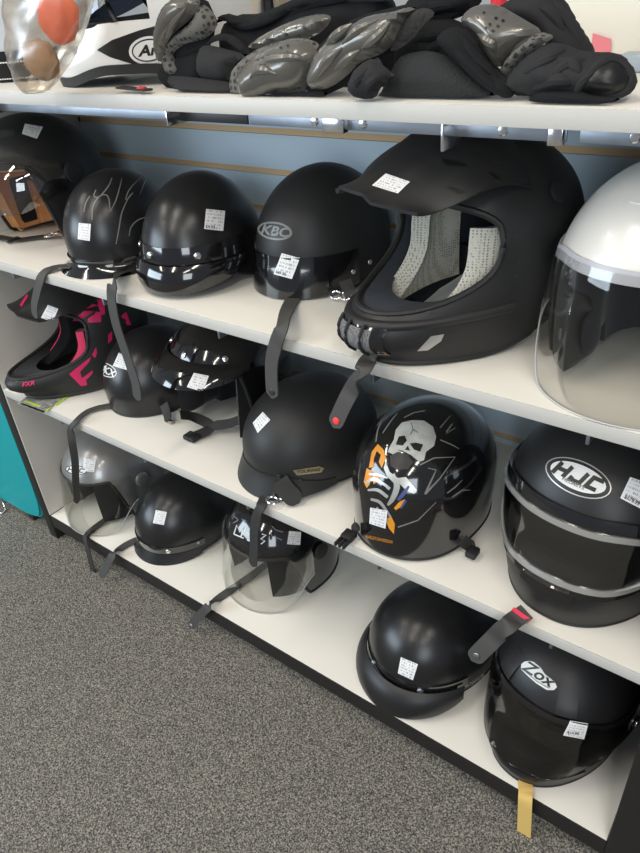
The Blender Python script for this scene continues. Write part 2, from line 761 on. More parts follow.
def text2d(body, u, v, size, ang, shear=0., bold=0., xs=1., skew=0.):
    cu = bpy.data.curves.new('t', 'FONT')
    cu.body = body
    cu.size = 1
    cu.shear = shear
    cu.offset = bold
    cu.align_x = 'CENTER'
    cu.align_y = 'CENTER'
    cu.resolution_u = 3
    o = bpy.data.objects.new('t', cu)
    COL.objects.link(o)
    dg = bpy.context.evaluated_depsgraph_get()
    dg.update()
    me = bpy.data.meshes.new_from_object(o.evaluated_get(dg))
    bm = bmesh.new()
    bm.from_mesh(me)
    bpy.data.objects.remove(o)
    bpy.data.curves.remove(cu)
    bpy.data.meshes.remove(me)
    ca, sa = cos(rad(ang)), sin(rad(ang))
    for w in bm.verts:
        x, y = w.co.x * size * xs, -w.co.y * size
        x += skew * y
        w.co = V((u + x * ca - y * sa, v + x * sa + y * ca, 0))
    long = [e for e in bm.edges if e.calc_length() > 7]
    if long:
        bmesh.ops.subdivide_edges(bm, edges=long, cuts=2)
        bmesh.ops.triangulate(bm, faces=bm.faces)
    return bm


GL = {'H': (.62, [[(0, 0), (0, 1)], [(1, 0), (1, 1)], [(0, .5), (1, .5)]]),
      'J': (.58, [[(1, 1), (1, .1), (0, .1), (0, .36)]]),
      'C': (.62, [[(1, .9), (.0, .9), (.0, .1), (1, .1)]])}


def poly2d(bm, pts, w):
    """mitred thick line with square ends"""
    pts = [V(p) for p in pts]
    rows = []
    for i, p in enumerate(pts):
        a = (p - pts[i - 1]).normalized() if i else (pts[1] - p).normalized()
        b = (pts[i + 1] - p).normalized() if i < len(pts) - 1 else a
        n = V((-(a + b).y, (a + b).x)).normalized()
        k = 1 / max(.45, n.dot(V((-a.y, a.x))))
        rows.append((p + n * w / 2 * k, p - n * w / 2 * k))
    D = []
    for (a0, b0), (a1, b1) in zip(rows, rows[1:]):
        k = max(1, int((a1 - a0).length / 3))
        for j in range(k):
            D.append((a0.lerp(a1, j / k), b0.lerp(b1, j / k)))
    D.append(rows[-1])
    prev = None
    for a, b in D:
        c = bm.verts.new((a.x, a.y, 0)), bm.verts.new((b.x, b.y, 0))
        if prev:
            bm.faces.new((prev[0], prev[1], c[1], c[0]))
        prev = c


def ellipse2d(u, v, rx, ry, ang, n=32):
    ca, sa = cos(rad(ang)), sin(rad(ang))
    return [(u + rx * cos(t) * ca - ry * sin(t) * sa, v + rx * cos(t) * sa + ry * sin(t) * ca) for t in [2 * pi * i / n for i in range(n)]]


def strap_bm(pts, nrm, width, thick=.0022, n=8, round_end=True):
    """webbing band through pts, its flat side facing nrm at each point"""
    if not isinstance(nrm[0], V):
        nrm = [V(q) for q in nrm]
    C = catmull(pts, n)
    NN = catmull(nrm, n)
    k = len(C)
    P = []
    for i in range(k):
        t = (C[min(i + 1, k - 1)] - C[max(i - 1, 0)]).normalized()
        w = t.cross(NN[i].normalized()).normalized()
        hw = width / 2
        if round_end:
            left = (C[-1] - C[i]).length
            if left < hw:
                hw = max(.0015, math.sqrt(max(0, hw * hw - (hw - left) ** 2)))
        P.append([C[i] - w * hw, C[i] - w * hw * .4, C[i] + w * hw * .4, C[i] + w * hw])
    bm = bmesh.new()
    # add finer rounding points at the tip
    return grid_solid(bm, P, thick)


def strap(T, pts, nrm, width, m=None, name='strap', snap=None, label=None, parent=None):
    o = T.add(name, strap_bm(pts, nrm, width), m or STRAP, parent, label, world=True)
    if snap:
        mm, back = snap
        C = catmull(pts, 8)
        t = (C[-1] - C[-4]).normalized()
        p = C[-1] - t * back
        nn = V(nrm[-1]).normalized()
        bm = bmesh.new()
        disc(bm, p + nn * .0012, nn, .0058, .003)
        disc(bm, p - nn * .0012, -nn, .0058, .002)
        T.add('snap', bm, mm, o, world=True)
    return o


UP, FR = (0, 0, 1), (0, -1, .15)


# pillow: outline in the picture given its own distance, thickness and bulge
def pillow_bm(outline, y, bulge, back=.01, step=.008, wr=0., wrs=30., edge=.04, smooth=2, floor=ZT + .0012, flat=0.):
    p = [aY(u, v, y) for u, v in outline]
    q = [V((a.x, a.z)) for a in p]
    for _ in range(smooth):
        r = []
        for i in range(len(q)):
            a, b = q[i], q[(i + 1) % len(q)]
            r += [a * .75 + b * .25, a * .25 + b * .75]
        q = r
    nb = []
    for i in range(len(q)):
        a, b = q[i], q[(i + 1) % len(q)]
        k = max(1, int((b - a).length / step))
        nb += [a.lerp(b, j / k) for j in range(k)]
    x0, x1 = min(a.x for a in q), max(a.x for a in q)
    z0, z1 = min(a.y for a in q), max(a.y for a in q)
    pts = list(nb)
    z = z0 + step / 2
    while z < z1:
        x = x0 + step / 2
        while x < x1:
            pts.append(V((x, z)))
            x += step
        z += step
    vs, es, fs, *_ = delaunay_2d_cdt(pts, [], [list(range(len(nb)))], 1, 1e-5)
    segs = [(nb[i], nb[(i + 1) % len(nb)]) for i in range(len(nb))]

    def dist(c):
        best = 1e9
        for a, b in segs:
            ab = b - a
            t = max(0, min(1, (c - a).dot(ab) / max(ab.length_squared, 1e-12)))
            d = (c - a - ab * t).length
            if d < best:
                best = d
        return best
    bm = bmesh.new()
    A, B = [], []
    for c in vs:
        d = dist(c)
        h = math.sqrt(max(0, 1 - (1 - min(1, d / edge)) ** 2))
        w = wr * noise.noise(V((c.x * wrs, c.y * wrs, y * 9))) + wr * .5 * noise.noise(V((c.x * wrs * 2.3, c.y * wrs * 2.3, 3 + y))) if wr else 0
        zz = max(c.y, floor) if floor else c.y
        A.append(bm.verts.new((c.x, y - bulge * h - w * min(1, d / .01), zz)))
        B.append(bm.verts.new((c.x, y + back * (h * (1 - flat) + flat), zz)))
    used = set()
    for f in fs:
        bm.faces.new([A[i] for i in f])
        bm.faces.new([B[i] for i in reversed(f)])
    cnt = {}
    for f in fs:
        for i in range(len(f)):
            a, b = f[i], f[(i + 1) % len(f)]
            cnt[(a, b)] = 1
    for (a, b) in cnt:
        if (b, a) not in cnt:
            bm.faces.new((A[b], A[a], B[a], B[b]))
    for v in [v for v in bm.verts if not v.link_faces]:
        bm.verts.remove(v)
    return bm
# ================================================================ setting
bm = bmesh.new()
box(bm, -3.5, 3.6, -3.6, 3.0, ZFLOOR - .05, ZFLOOR)
tagprops(mesh_obj('floor', bm, carpet_material(), smooth=False), kind='structure')
bm = bmesh.new()
box(bm, -3.5, 3.6, 2.9, 3.0, ZFLOOR, 2.7)
tagprops(mesh_obj('wall_back', bm, mat('off_white_paint', (.70, .70, .68), .7), smooth=False), kind='structure')

rack = Thing('display_shelving', 'white shelving unit with black end panels and slat back holding the rows of helmets', 'shelving')
# end panels: pale inside, black outside and front edge
for x0, x1, xin in ((-.034, 0, 1), (LEN, LEN + .052, 0)):
    bm = bmesh.new()
    box(bm, x0, x1, -.002, DEP + .03, ZFLOOR + .001, ZT - TH - .03 if xin else ZT - TH - .03, .002)
    ep = rack.add('end_panel', bm, BLKLAM, label='black edged end panel')
    if xin:
        bm = bmesh.new()
        box(bm, .0, .004, .0, DEP, ZD + .001, ZT - TH - .031)
        rack.add('panel_face', bm, PANELIN, ep, 'pale inner face of the end panel', smooth=False)
# slat back: blue grey boards with bare grooves
zs = [.424 - .0762 * k for k in range(6)] + [.424 + .0762 * k for k in range(1, 9)]
zs.sort()
bm = bmesh.new()
prev = 0.
for z in zs:
    if z - .006 > prev + .01:
        box(bm, .004, LEN, DEP, DEP + .012, max(prev, .002), z - .006)
    prev = z + .006
box(bm, .004, LEN, DEP, DEP + .012, prev, ZT - TH - .001)
sl = rack.add('slat_panel', bm, SLAT, label='blue grey slat panel', smooth=False)
bm = bmesh.new()
box(bm, .004, LEN, DEP + .006, DEP + .026, .002, ZT - TH - .001)
rack.add('groove', bm, GROOVE, sl, 'bare wood coloured grooves between the slats', smooth=False)
# shelves
for nm, z in (('shelf', ZB), ('shelf', ZA), ('shelf', ZT)):
    bm = bmesh.new()
    x0, x1 = (.005, LEN - .001) if z < ZT else (-.4, LEN + .5)
    box(bm, x0, x1, .0012, DEP - .001 if z < ZT else DEP + .06, z - TH, z, .0012)
    s = rack.add(nm, bm, LAM)
    bm = bmesh.new()
    box(bm, x0, x1, -.0008, .0012, z - TH, z - .0004, .0006)
    rack.add('edge_banding', bm, LAME, s)
    # small clips under the shelf front
    if z < ZT:
        for k in range(5):
            x = .22 + k * .29
            bm = bmesh.new()
            box(bm, x - .0022, x + .0022, .006, .034, z - TH - .017, z - TH - .0002, .0006)
            box(bm, x - .010, x + .010, .030, .034, z - TH - .017, z - TH - .0002, .0006)
            rack.add('shelf_clip', bm, STEEL, s, 'small metal clip under the shelf')
    else:
        # metal rails with screws under the top shelf
        gx = lambda u: aY(u, 126, .03).x
        for ua, ub, mm, lb, scr, blk in ((5, 178, STEEL, 'zinc', (), ()), (181, 248, DSTEEL, 'black', (), ()), (250, 446, STEEL, 'zinc', (315, 363), (327, 348)), (453, 568, STEEL, 'zinc', (503,), (552, 567)), (581, 720, STEEL, 'zinc', (637,), ())):
            xa, xb = gx(ua), gx(ub)
            bm = bmesh.new()
            box(bm, xa, xb, .03, .033, z - TH - .017, z - TH - .0002, .0006)
            box(bm, xa, xb, .03, .075, z - TH - .0025, z - TH - .0002, .0006)
            r = rack.add('shelf_rail', bm, mm, s, lb + ' metal rail under the top shelf')
            for u in scr:
                bm = bmesh.new()
                disc(bm, V((gx(u), .03, z - TH - .009)), V((0, -1, 0)), .0052, .0025)
                rack.add('screw', bm, CHROME, r)
            if blk:
                bm = bmesh.new()
                box(bm, gx(blk[0]), gx(blk[1]), .020, .0305, z - TH - .019, z - TH - .0004, .001)
                rack.add('rail_joint', bm, CHROME, r)
            if ua in (5, 453, 181):
                bm = bmesh.new()
                box(bm, xa - .0016, xa + .0016, .006, .05, z - TH - (.028 if ua == 453 else .020), z - TH - .0002, .0006)
                rack.add('bracket', bm, CHROME, r, 'bright steel bracket end')
# base deck and kick plate
bm = bmesh.new()
box(bm, .005, LEN - .001, .0012, DEP - .001, -.04, ZD, .0012)
dk = rack.add('base_deck', bm, LAM)
bm = bmesh.new()
box(bm, .002, LEN - .0005, -.0012, .0012, -.042, ZD - .0008, .0006)
rack.add('edge_banding', bm, BLKLAM, dk, 'black deck edge')
bm = bmesh.new()
box(bm, .004, LEN - .001, .03, .05, ZFLOOR + .001, -.041)
rack.add('kick_plate', bm, BLKLAM, label='black kick plate')


# ============================================================== generators
def half(name, label, S, rim, shell_m, liner=True, trim=RUBBER, trim_r=.0032, group=None):
    T = Thing(name, label, 'helmet', group)
    T.add('shell', shell_bm(S, rim, thick=.005), shell_m)
    if trim:
        bm = bmesh.new()
        tube(bm, rim_pts(S, rim, -.0015), trim_r, True, 8)
        T.add('edge_trim', bm, trim)
    if liner:
        T.add('lining', shell_bm(S, lambda th: rim(th) + .004, 64, 16, -.0055, .022), FOAM)
    return T


def band(T, S, t0, t1, z0, z1, m, snaps, zs, sm=CHROME, off=.0035, name='snap_band'):
    b = T.add(name, patch_bm(S, t0, t1, z0, z1, off, .003, 48, 3), m)
    for th in snaps:
        bm = bmesh.new()
        zz = zs(th) if callable(zs) else zs
        disc(bm, S.at(th, zz, off), S.N(th, S.q(zz)), .0062, .0035)
        T.add('snap', bm, sm, b)
    return b


def cut_port(S, bm, poly, y0=-.5, y1=-.0):
    c, pl = prism(poly, y0, y1)
    return cut(bm, c), pl


def port_gasket(S, pl, r, rim):
    tree_bm = shell_bm(S, rim, 96, 30, 0, .004)
    tree = BVHTree.FromBMesh(tree_bm)
    out = []
    for p in pl:
        loc, n, i, d = tree.ray_cast(V((p.x, -.6, p.y)), V((0, 1, 0)))
        if loc is not None and loc.y < .002:
            out.append(loc + V((0, .001, 0)))
    tree_bm.free()
    bm = bmesh.new()
    tube(bm, out, r, True, 8)
    return bm


def fullface(name, label, S, poly, shell_m, gasket=True, lin=FOAM, lin_poly=None, rim=None):
    T = Thing(name, label, 'helmet')
    rim = rim or (lambda th: -S.D)
    b, pl = cut_port(S, shell_bm(S, rim, 96, 34, 0, .006), poly)
    T.add('shell', b, shell_m)
    if gasket:
        T.add('eyeport_gasket', port_gasket(S, pl, .0035, rim), RUBBER)
    b, _ = cut_port(S, shell_bm(S, lambda th: rim(th) + .004, 72, 22, -.0065, .026), lin_poly or [(x * .95, z * .9) for x, z in poly])
    T.add('lining', b, lin)
    bm = bmesh.new()
    tube(bm, rim_pts(S, rim, -.002), .0036, True, 8)
    T.add('edge_trim', bm, RUBBER)
    return T


def open_rim(zf, zs, t0, t1, zb=None):
    """front brow at zf, ears and nape at zs"""
    zb = zs if zb is None else zb

    def f(th):
        a = abs(th)
        z = zf + (zs - zf) * sstep(t0, t1, a)
        if a > t1:
            z += (zb - zs) * sstep(t1, pi, a)
        return z
    return f


def shield_bm(S, tmax, zlo, zhi, off, thick=.0018, nth=56, nz=16):
    return patch_bm(S, -tmax, tmax, zlo, zhi, off, thick, nth, nz)


def neck_pad(T, S, z0, z1, m, thick=.05, t0=98, name='neck_pad'):
    bm = patch_bm(S, rad(t0), rad(360 - t0), z0, z1, lambda th, k: -.006, thick, 40, 10)
    return T.add(name, bm, m)


def cheek(T, S, z0, z1, m=FOAM, t0=56, t1=112, thick=.046):
    """padded cheek cushion, rounded front edge"""
    for s in (-1, 1):
        P, N = [], []
        ni, nk = 18, 14
        lo, hi = [], []
        bm = bmesh.new()
        O, I = [], []
        for i in range(ni + 1):
            f = i / ni
            th = s * rad(t0 + (t1 - t0) * f)
            ro, ri = [], []
            for k in range(nk + 1):
                g = k / nk
                q = S.q(z1 + (z0 - z1) * g)
                n = S.N(th, q)
                p = S.P(th, q)
                e = min(1, (min(f, .6) / .28)) if f < .28 else 1
                e = math.sqrt(max(0, 1 - (1 - e) ** 2))
                ez = min(g, 1 - g) / .2
                ez = math.sqrt(max(0, 1 - (1 - min(1, ez)) ** 2))
                ro.append(bm.verts.new(p - n * .004))
                ri.append(bm.verts.new(p - n * (.006 + thick * e * (.55 + .45 * ez))))
            O.append(ro)
            I.append(ri)
        for i in range(ni):
            for k in range(nk):
                bm.faces.new((O[i][k], O[i][k + 1], O[i + 1][k + 1], O[i + 1][k]))
                bm.faces.new((I[i][k], I[i + 1][k], I[i + 1][k + 1], I[i][k + 1]))
        for i in range(ni):
            for k in (0, nk):
                bm.faces.new((O[i][k], O[i + 1][k], I[i + 1][k], I[i][k]))
        for k in range(nk):
            for i in (0, ni):
                bm.faces.new((O[i][k], O[i][k + 1], I[i][k + 1], I[i][k]))
        T.add('cheek_pad', bm, m, sharp=70)


def shield_lip(T, S, tmax, zlo, off, m=None):
    """the thin polished lower edge of a clear shield"""
    pts = []
    for i in range(61):
        th = -tmax + 2 * tmax * i / 60
        pts.append(S.at(th, zlo(th), off(th, 1.0)))
    bm = bmesh.new()
    tube(bm, pts, .0011, False, 6)
    T.add('shield_edge', bm, m or EDGE, T.parts['shield'][0])
# ================================================== top row of helmets (A)
# A1 open face, tan lining, bubble shield
S = Surf(.126, .128, .142, .125, .125, m=2.2, low=lambda t, th: 1 - .05 * t * t)
rm = open_rim(.045, -.12, rad(52), rad(78))
T = half('open_face_helmet', 'large matte black open face helmet with tan leather lining and clear bubble shield', S, rm, MATTE, liner=False, trim_r=.004)
T.add('lining', shell_bm(S, lambda th: rm(th) + .002, 72, 22, -.006, .026), TAN)
cheek(T, S, -.116, .0, t0=76, t1=112, thick=.03)
bm = bmesh.new()
tube(bm, [p + V((0, .004, -.002)) for p in rim_pts(S, rm, -.02, 60, rad(-80), rad(80))], .0022, False)
T.add('piping', bm, TANP)
vis = T.add('shield', shield_bm(S, rad(84), lambda th: -.040 + .03 * sstep(.6, 1.45, abs(th)), lambda th: .062 - .02 * sstep(.7, 1.4, abs(th)), lambda th, k: .006 + .016 * sin(pi * min(1, k * .9)) * cos(th * .9)), TINT)
T.add('shield_seal', patch_bm(S, rad(-86), rad(86), lambda th: .052 - .02 * sstep(.7, 1.4, abs(th)), lambda th: .066 - .02 * sstep(.7, 1.4, abs(th)), .0045, .004, 50, 3), RUBBER)
for s in (-1, 1):
    bm = bmesh.new()
    disc(bm, S.at(s * rad(92), .02, .002), S.N(s * rad(92), S.q(.02)), .021, .007, 20)
    T.add('shield_pivot', bm, RUBBER)
neck_pad(T, S, -.114, -.02, TAN)
T.place(.15, .165, ZA, -2)
T.sticker([(25, 124), (43, 127), (37, 139), (22, 134)], ['shell'])
T.polys('visor_emblem', [[(1, 131), (14, 129), (14, 136), (1, 139)]], mat('dark_emblem', (.03, .03, .032), .25), ['shell'])
strap(T, [aZ(74, 230, ZA + .022), aZ(55, 235, ZA + .008), aZ(34, 238, ZA + .004), aZ(15, 240, ZA + .004), aZ(-10, 236, ZA + .004)], [UP, UP, UP, UP, UP], .022, STRAP)
bm = bmesh.new()
c = aZ(13, 240, ZA + .006)
box(bm, c.x - .006, c.x + .006, c.y - .015, c.y + .015, c.z - .003, c.z + .004, .002)
T.add('buckle', bm, RUBBER, world=True)
bm = bmesh.new()
c = aZ(50, 236, ZA + .012)
tube(bm, [c + V((.009 * cos(a), .012 * sin(a), .002)) for a in [2 * pi * i / 16 for i in range(16)]], .002, True, 6)
c = aZ(60, 233, ZA + .014)
tube(bm, [c + V((.009 * cos(a), .012 * sin(a), .002)) for a in [2 * pi * i / 16 for i in range(16)]], .002, True, 6)
T.add('d_ring', bm, CHROME, world=True)

# A2 small half helmet with silver flames
S = Surf(.089, .108, .112, .118, .05, m=2.1, low=lambda t, th: 1 - .02 * t)
rm = lambda th: -.045 + .012 * sstep(1.2, 2.2, abs(th)) * (1 - sstep(2.2, 3.1, abs(th)))
T = half('half_helmet', 'small matte black half helmet with thin silver flame lines and a shiny flared rim', S, rm, SATIN, trim=None)
T.add('rim_trim', patch_bm(S, -pi, pi, lambda th: rm(th) - .002, lambda th: rm(th) + .024, lambda th, k: .0035 + .019 * k * k - .003 * sin(pi * k), .004, 90, 8), GLOSS, label='glossy flared rim')
T.place(.425, .140, ZA, -4)
T.sticker([(79, 223), (91, 224), (90, 241), (78, 239)], ['shell'])
fl = [[(96, 190), (94, 196, .9), (99, 197), (108, 187, 1.2), (112, 178)],
      [(92, 220), (93, 207), (99, 197), (106, 195), (109, 200), (110, 212, .4)],
      [(110, 212, .4), (116, 200), (120, 186), (122, 178, .5)],
      [(116, 244, .8), (119, 228, 1.2), (122, 212), (129, 197, 1.0), (133, 193)],
      [(133, 193), (126, 200), (128, 192, 1.2), (134, 184), (142, 177, .5)],
      [(129, 236, .8), (131, 227), (138, 220), (150, 216), (158, 214, .5)],
      [(84, 212), (86, 203), (90, 196)], [(140, 194, .4), (144, 184), (149, 175, .4)]]
T.strokes('flame_decal', fl, INKG, ['shell'], 1.1, label='silver flame lines')
strap(T, [aZ(74, 267, ZA + .010), aZ(60, 267, ZA + .006), aZ(47, 271, ZA + .0045), aY(41, 279, -.008), aY(38, 290, -.011), aY(35, 305, -.012), aY(36, 318, -.013)],
      [UP, UP, (0, -.5, 1), FR, FR, FR, FR], .020, STRAPG)
strap(T, [aZ(160, 263, ZA + .012), aZ(140, 266, ZA + .006), aZ(122, 274, ZA + .0055), aY(114, 283, -.010), aY(112, 298, -.014), aY(117, 325, -.014), aY(127, 355, -.012), aY(136, 383, -.014), aY(138, 400, -.016)],
      [UP, UP, (0, -.5, 1), FR, FR, FR, FR, FR, FR], .0235, STRAPG)

# A3 half helmet with a snapped on short peak
S = Surf(.094, .118, .114, .126, .07, m=2.1, low=lambda t, th: 1 - .05 * t * t)
rm = lambda th: -.018 - .03 * sstep(1.0, 1.9, abs(th))
T = half('half_helmet', 'black half helmet with a glossy short peak held by a band with three chrome snaps', S, rm, SATIN)
band(T, S, rad(-88), rad(88), .002, .032, GLOSS, (rad(-50), rad(-8), rad(42)), .018, off=.003)
T.add('peak', peak_bm(S, rad(86), lambda th: .003, lambda th: .043 * max(0, cos(th * .98)) ** .6 + .003, 52, .003, 30, 46, 9, .005, .7), GLOSS, label='glossy moulded peak')
T.place(.648, .148, ZA, 4)
T.sticker([(206, 209), (225, 211), (223, 231), (204, 229)], ['shell'])
T.text('price_print', '$9.99', 210, 227, 4.2, 5, INKD, ['price_tag'], off=.0008)

# A4 matte half helmet with oval emblem and wide glossy band
S = Surf(.097, .124, .126, .128, .065, m=2.1, low=lambda t, th: 1 - .04 * t * t)
rm = lambda th: -.042 - .01 * sstep(1.2, 2.4, abs(th))
T = half('half_helmet', 'matte black half helmet with an oval forehead emblem and a wide glossy wrap peak', S, rm, MXBLK)
T.add('peak', patch_bm(S, rad(-82), rad(84), lambda th: rm(th) - .008 * cos(th) - .002, lambda th: .012, lambda th, k: .003 + .014 * k * max(0, cos(th)), .0035, 60, 10), GLOSS, label='glossy wrap peak')
for th, z in ((rad(78), -.022), (rad(93), -.016), (rad(-60), -.02)):
    bm = bmesh.new()
    disc(bm, S.at(th, z, .004), S.N(th, S.q(z)), .0045, .003)
    T.add('snap', bm, CHROME)
T.place(.842, .244, ZA, -12)
T.polys('emblem', [ellipse2d(275, 231, 17.5, 9, 8)], INKG, ['shell'], label='grey oval emblem')
T.polys('emblem_field', [ellipse2d(275, 231, 15, 7.2, 8)], INKD, ['shell'], off=.0009)
T.text('emblem_letters', 'KBC', 275, 231.5, 13, 8, INKG, ['shell'], shear=.2, bold=.03, off=.0013, xs=1.1)
T.sticker([(282, 253), (300, 258), (292, 279), (274, 274)], ['peak', 'shell'])
T.text('price_print', '$49.95', 281, 273, 4.0, 15, INKD, ['price_tag'], off=.0008)
strap(T, [aZ(309, 285, ZA + .012), aZ(298, 293, ZA + .005), aZ(289, 307, ZA + .0045), aY(283, 325, -.006), aY(276, 345, -.012), aY(272, 365, -.013), aY(273, 398, -.016)],
      [UP, UP, UP, (0, -.7, .6), FR, FR, FR], .0235, STRAPG, snap=(DSTEEL, .012))
bm = bmesh.new()
for k in range(2):
    c = aZ(336 + 10 * k, 295 + k, ZA + .010 + .004 * k)
    tube(bm, [c + V((.010 * cos(a), .006 * sin(a), .004 * sin(a))) for a in [2 * pi * i / 16 for i in range(16)]], .0018, True, 6)
T.add('d_ring', bm, CHROME, world=True)
strap(T, [aZ(345, 280, ZA + .04), aZ(350, 292, ZA + .02), aZ(356, 304, ZA + .005)], [(.3, -1, .6)] * 3, .02, STRAP)

# ---------------------------------------------------------------- off-road
def offroad(name, label, S, poly, shell_m, peak_m, peak_len=.125, lin=FOAM, pads=None, peak_w=.104, drop=.05):
    rim = lambda th: -S.D + .035 * sstep(1.0, 2.2, abs(th)) - .004 * cos(th)
    T = Thing(name, label, 'helmet')
    b, pl = cut_port(S, shell_bm(S, rim, 110, 40, 0, .006), poly, -.6, .005)
    T.add('shell', b, shell_m)
    b, _ = cut_port(S, shell_bm(S, lambda th: rim(th) + .004, 72, 24, -.0065, .022), [(x * .97, z * .97) for x, z in poly], -.6, .03)
    T.add('lining', b, lin)
    T.add('eyeport_gasket', port_gasket(S, pl, .0042, rim), RUBBER)
    bm = bmesh.new()
    tube(bm, rim_pts(S, rim, -.002), .004, True, 8)
    T.add('edge_trim', bm, RUBBER)
    if pads:
        for s in (-1, 1):
            T.add('cheek_pad', patch_bm(S, s * rad(38), s * rad(98), -.098, .024, -.026, .024, 18, 14), pads, label='pale mesh cheek pad')
    neck_pad(T, S, -S.D + .045, -.055, lin, .05, 104)
    # sun peak: an arched plate over the brow
    P = []
    W, ni, nj = peak_w, 32, 26
    for j in range(nj + 1):
        t = j / nj
        y = .025 - (S.bf + .025 + peak_len) * t
        row = []
        for i in range(ni + 1):
            u = -1 + 2 * i / ni
            w = W * (.86 + .14 * sstep(0, .4, t) - .24 * sstep(.5, 1, t))
            yy = y + .038 * sstep(.5, 1, t) * abs(u) ** 2.2 - .0 * t
            zc = S.H + .010 - .012 * sstep(0, .25, -t + .25) - drop * sstep(.28, 1, t) ** 1.15
            ridge = .007 * (1 - sstep(.30, .44, abs(u))) * sstep(.12, .3, t)
            z = zc - (.076 - .062 * t) * abs(u) ** 2.3 * (1 - .25 * t) + ridge
            row.append(V((u * w, yy, z)))
        P.append(row)
    bm = bmesh.new()
    grid_solid(bm, P, .004)
    T.add('peak', bm, peak_m)
    return T, rim


def mxsurf(k=1., chin=.075):
    return Surf(.122 * k, .128 * k, .148 * k, .126 * k, .150 * k, m=2.2,
                low=lambda t, th: 1 - .10 * t * t * (1 if abs(th) < 1.6 else 1.4),
                chin=lambda t, th: chin * sstep(.12, .75, t) * (1 - .25 * sstep(.8, 1., t)) * max(0, cos(th)) ** 2.1)


# A5 big matte off-road helmet
S = mxsurf(.93, .105)
poly = [(-.102, .01), (-.09, .040), (-.04, .050), (.04, .050), (.09, .040), (.102, .01), (.096, -.035), (.07, -.066), (.03, -.076), (-.03, -.076), (-.07, -.066), (-.096, -.035)]
T, rm = offroad('off_road_helmet', 'large flat black off-road helmet with a long sun peak and pale mesh cheek pads', S, poly, MXBLK, MXBLK, .095, GREYF, PAD, drop=.058)
# chin vent with slats
vt = T.add('chin_vent', patch_bm(S, rad(-22), rad(22), -.125, -.085, .003, .006, 20, 10), GLOSS, label='glossy chin vent')
T.add('vent_mesh', patch_bm(S, rad(-15), rad(15), -.12, -.092, .0036, .002, 14, 8), pad_material('grey_vent_mesh', (.16, .16, .165), (.02, .02, .02), 420), vt)
for th in (-10, 0, 10):
    bm = bmesh.new()
    tube(bm, [S.at(rad(th), z / 1000, .0055) for z in range(-124, -87, 6)], .0022, False, 6)
    T.add('vent_bar', bm, RUBBER, vt)
for s in (-1, 1):
    bm = bmesh.new()
    disc(bm, S.at(s * rad(98), .055, .001), S.N(s * rad(98), S.q(.055)), .014, .003, 20)
    T.add('peak_screw', bm, MXBLK)
T.add('chin_ridge', patch_bm(S, rad(-75), rad(75), lambda th: -.092 + .012 * (1 - cos(th)), lambda th: -.081 + .016 * (1 - cos(th)), lambda th, k: .0005 + .004 * sin(pi * k), .003, 60, 6), MXBLK)
T.place(1.156, .176, ZA, -22, 2)
T.sticker([(386, 174), (410, 182), (398, 194), (372, 186)], ['peak'])
T.polys('peak_slot', [[(441, 159), (452, 160), (466, 164), (464, 167), (446, 165)], [(446, 187), (452, 187), (466, 192), (458, 194)], [(487, 171), (494, 174), (502, 180), (497, 180)]], INKD, ['peak'], off=.0007)
T.polys('vent_slot', [[(404, 303), (412, 305), (411, 308), (403, 306)], [(416, 307), (424, 309), (422, 313), (415, 311)], [(428, 310), (437, 311), (434, 315), (426, 313)]], INKD, ['shell', 'chin_ridge'], step=3)
T.polys('brow_vent_mesh', [[(456, 214), (482, 216), (478, 226), (468, 223)]], MATS['grey_vent_mesh'], ['shell'], step=3)
for u, v in ((517, 236), (520, 249), (519, 262), (517, 275)):
    tr_ = T.bvh(['shell'])
    loc, n_, i_, d_ = tr_.ray_cast(CAM, ray(u, v))
    if loc is not None:
        bm = bmesh.new()
        disc(bm, loc, n_ if n_.dot(ray(u, v)) < 0 else -n_, .0018, .0008, 10)
        T.add('rivet', bm, DSTEEL, world=True)
T.polys('chin_badge', [[(431, 336), (444, 334), (441, 341), (428, 350), (417, 351)]], INKS, ['shell'], label='silver chin badge')
strap(T, [aZ(378, 348, ZA + .02), aZ(368, 361, ZA + .006), aZ(362, 372, ZA + .0045), aY(353, 388, -.008), aY(345, 403, -.012), aY(334, 427, -.02)],
      [UP, UP, (0, -.4, 1), FR, FR, FR], .0245, STRAPG, snap=(RED, .0125), label='grey strap end with red button')

# A6 white open face with long shield
S = Surf(.112, .13, .138, .122, .12, m=2.2, low=lambda t, th: 1 - .05 * t * t)
rm = open_rim(.03, -.115, rad(58), rad(84))
T = half('open_face_helmet', 'pearl white open face helmet with a long clear shield', S, rm, SILV, trim_r=.004)
cheek(T, S, -.105, .022, t0=42, t1=112, thick=.05)
T.add('shield', shield_bm(S, rad(86), lambda th: -.122 + .07 * sstep(.8, 1.5, abs(th)), lambda th: .034 - .01 * sstep(.9, 1.4, abs(th)), lambda th, k: .007 + .022 * sstep(0, 1, k) * cos(th)), CLEAR)
shield_lip(T, S, rad(86), lambda th: -.122 + .07 * sstep(.8, 1.5, abs(th)), lambda th, k: .0065 + .022 * cos(th))
T.add('brow_band', patch_bm(S, rad(-90), rad(90), lambda th: .024 - .01 * sstep(.9, 1.4, abs(th)), lambda th: .038 - .01 * sstep(.9, 1.4, abs(th)), .0035, .003, 50, 3), mat('brow_grey', (.42, .42, .46), .35), label='grey brow band')
for s in (-1, 1):
    bm = bmesh.new()
    disc(bm, S.at(s * rad(94), .0, .0), S.N(s * rad(94), S.q(.0)), .018, .003, 20)
    T.add('shield_pivot', bm, RUBBER)
neck_pad(T, S, -.114, -.02, FOAM)
T.add('crown_vent', patch_bm(S, rad(6), rad(26), .092, .112, .0015, .004, 10, 6), SILV)
T.add('crown_vent', patch_bm(S, rad(-26), rad(-6), .092, .112, .0015, .004, 10, 6), SILV)
T.place(1.393, .152, ZA, 4)
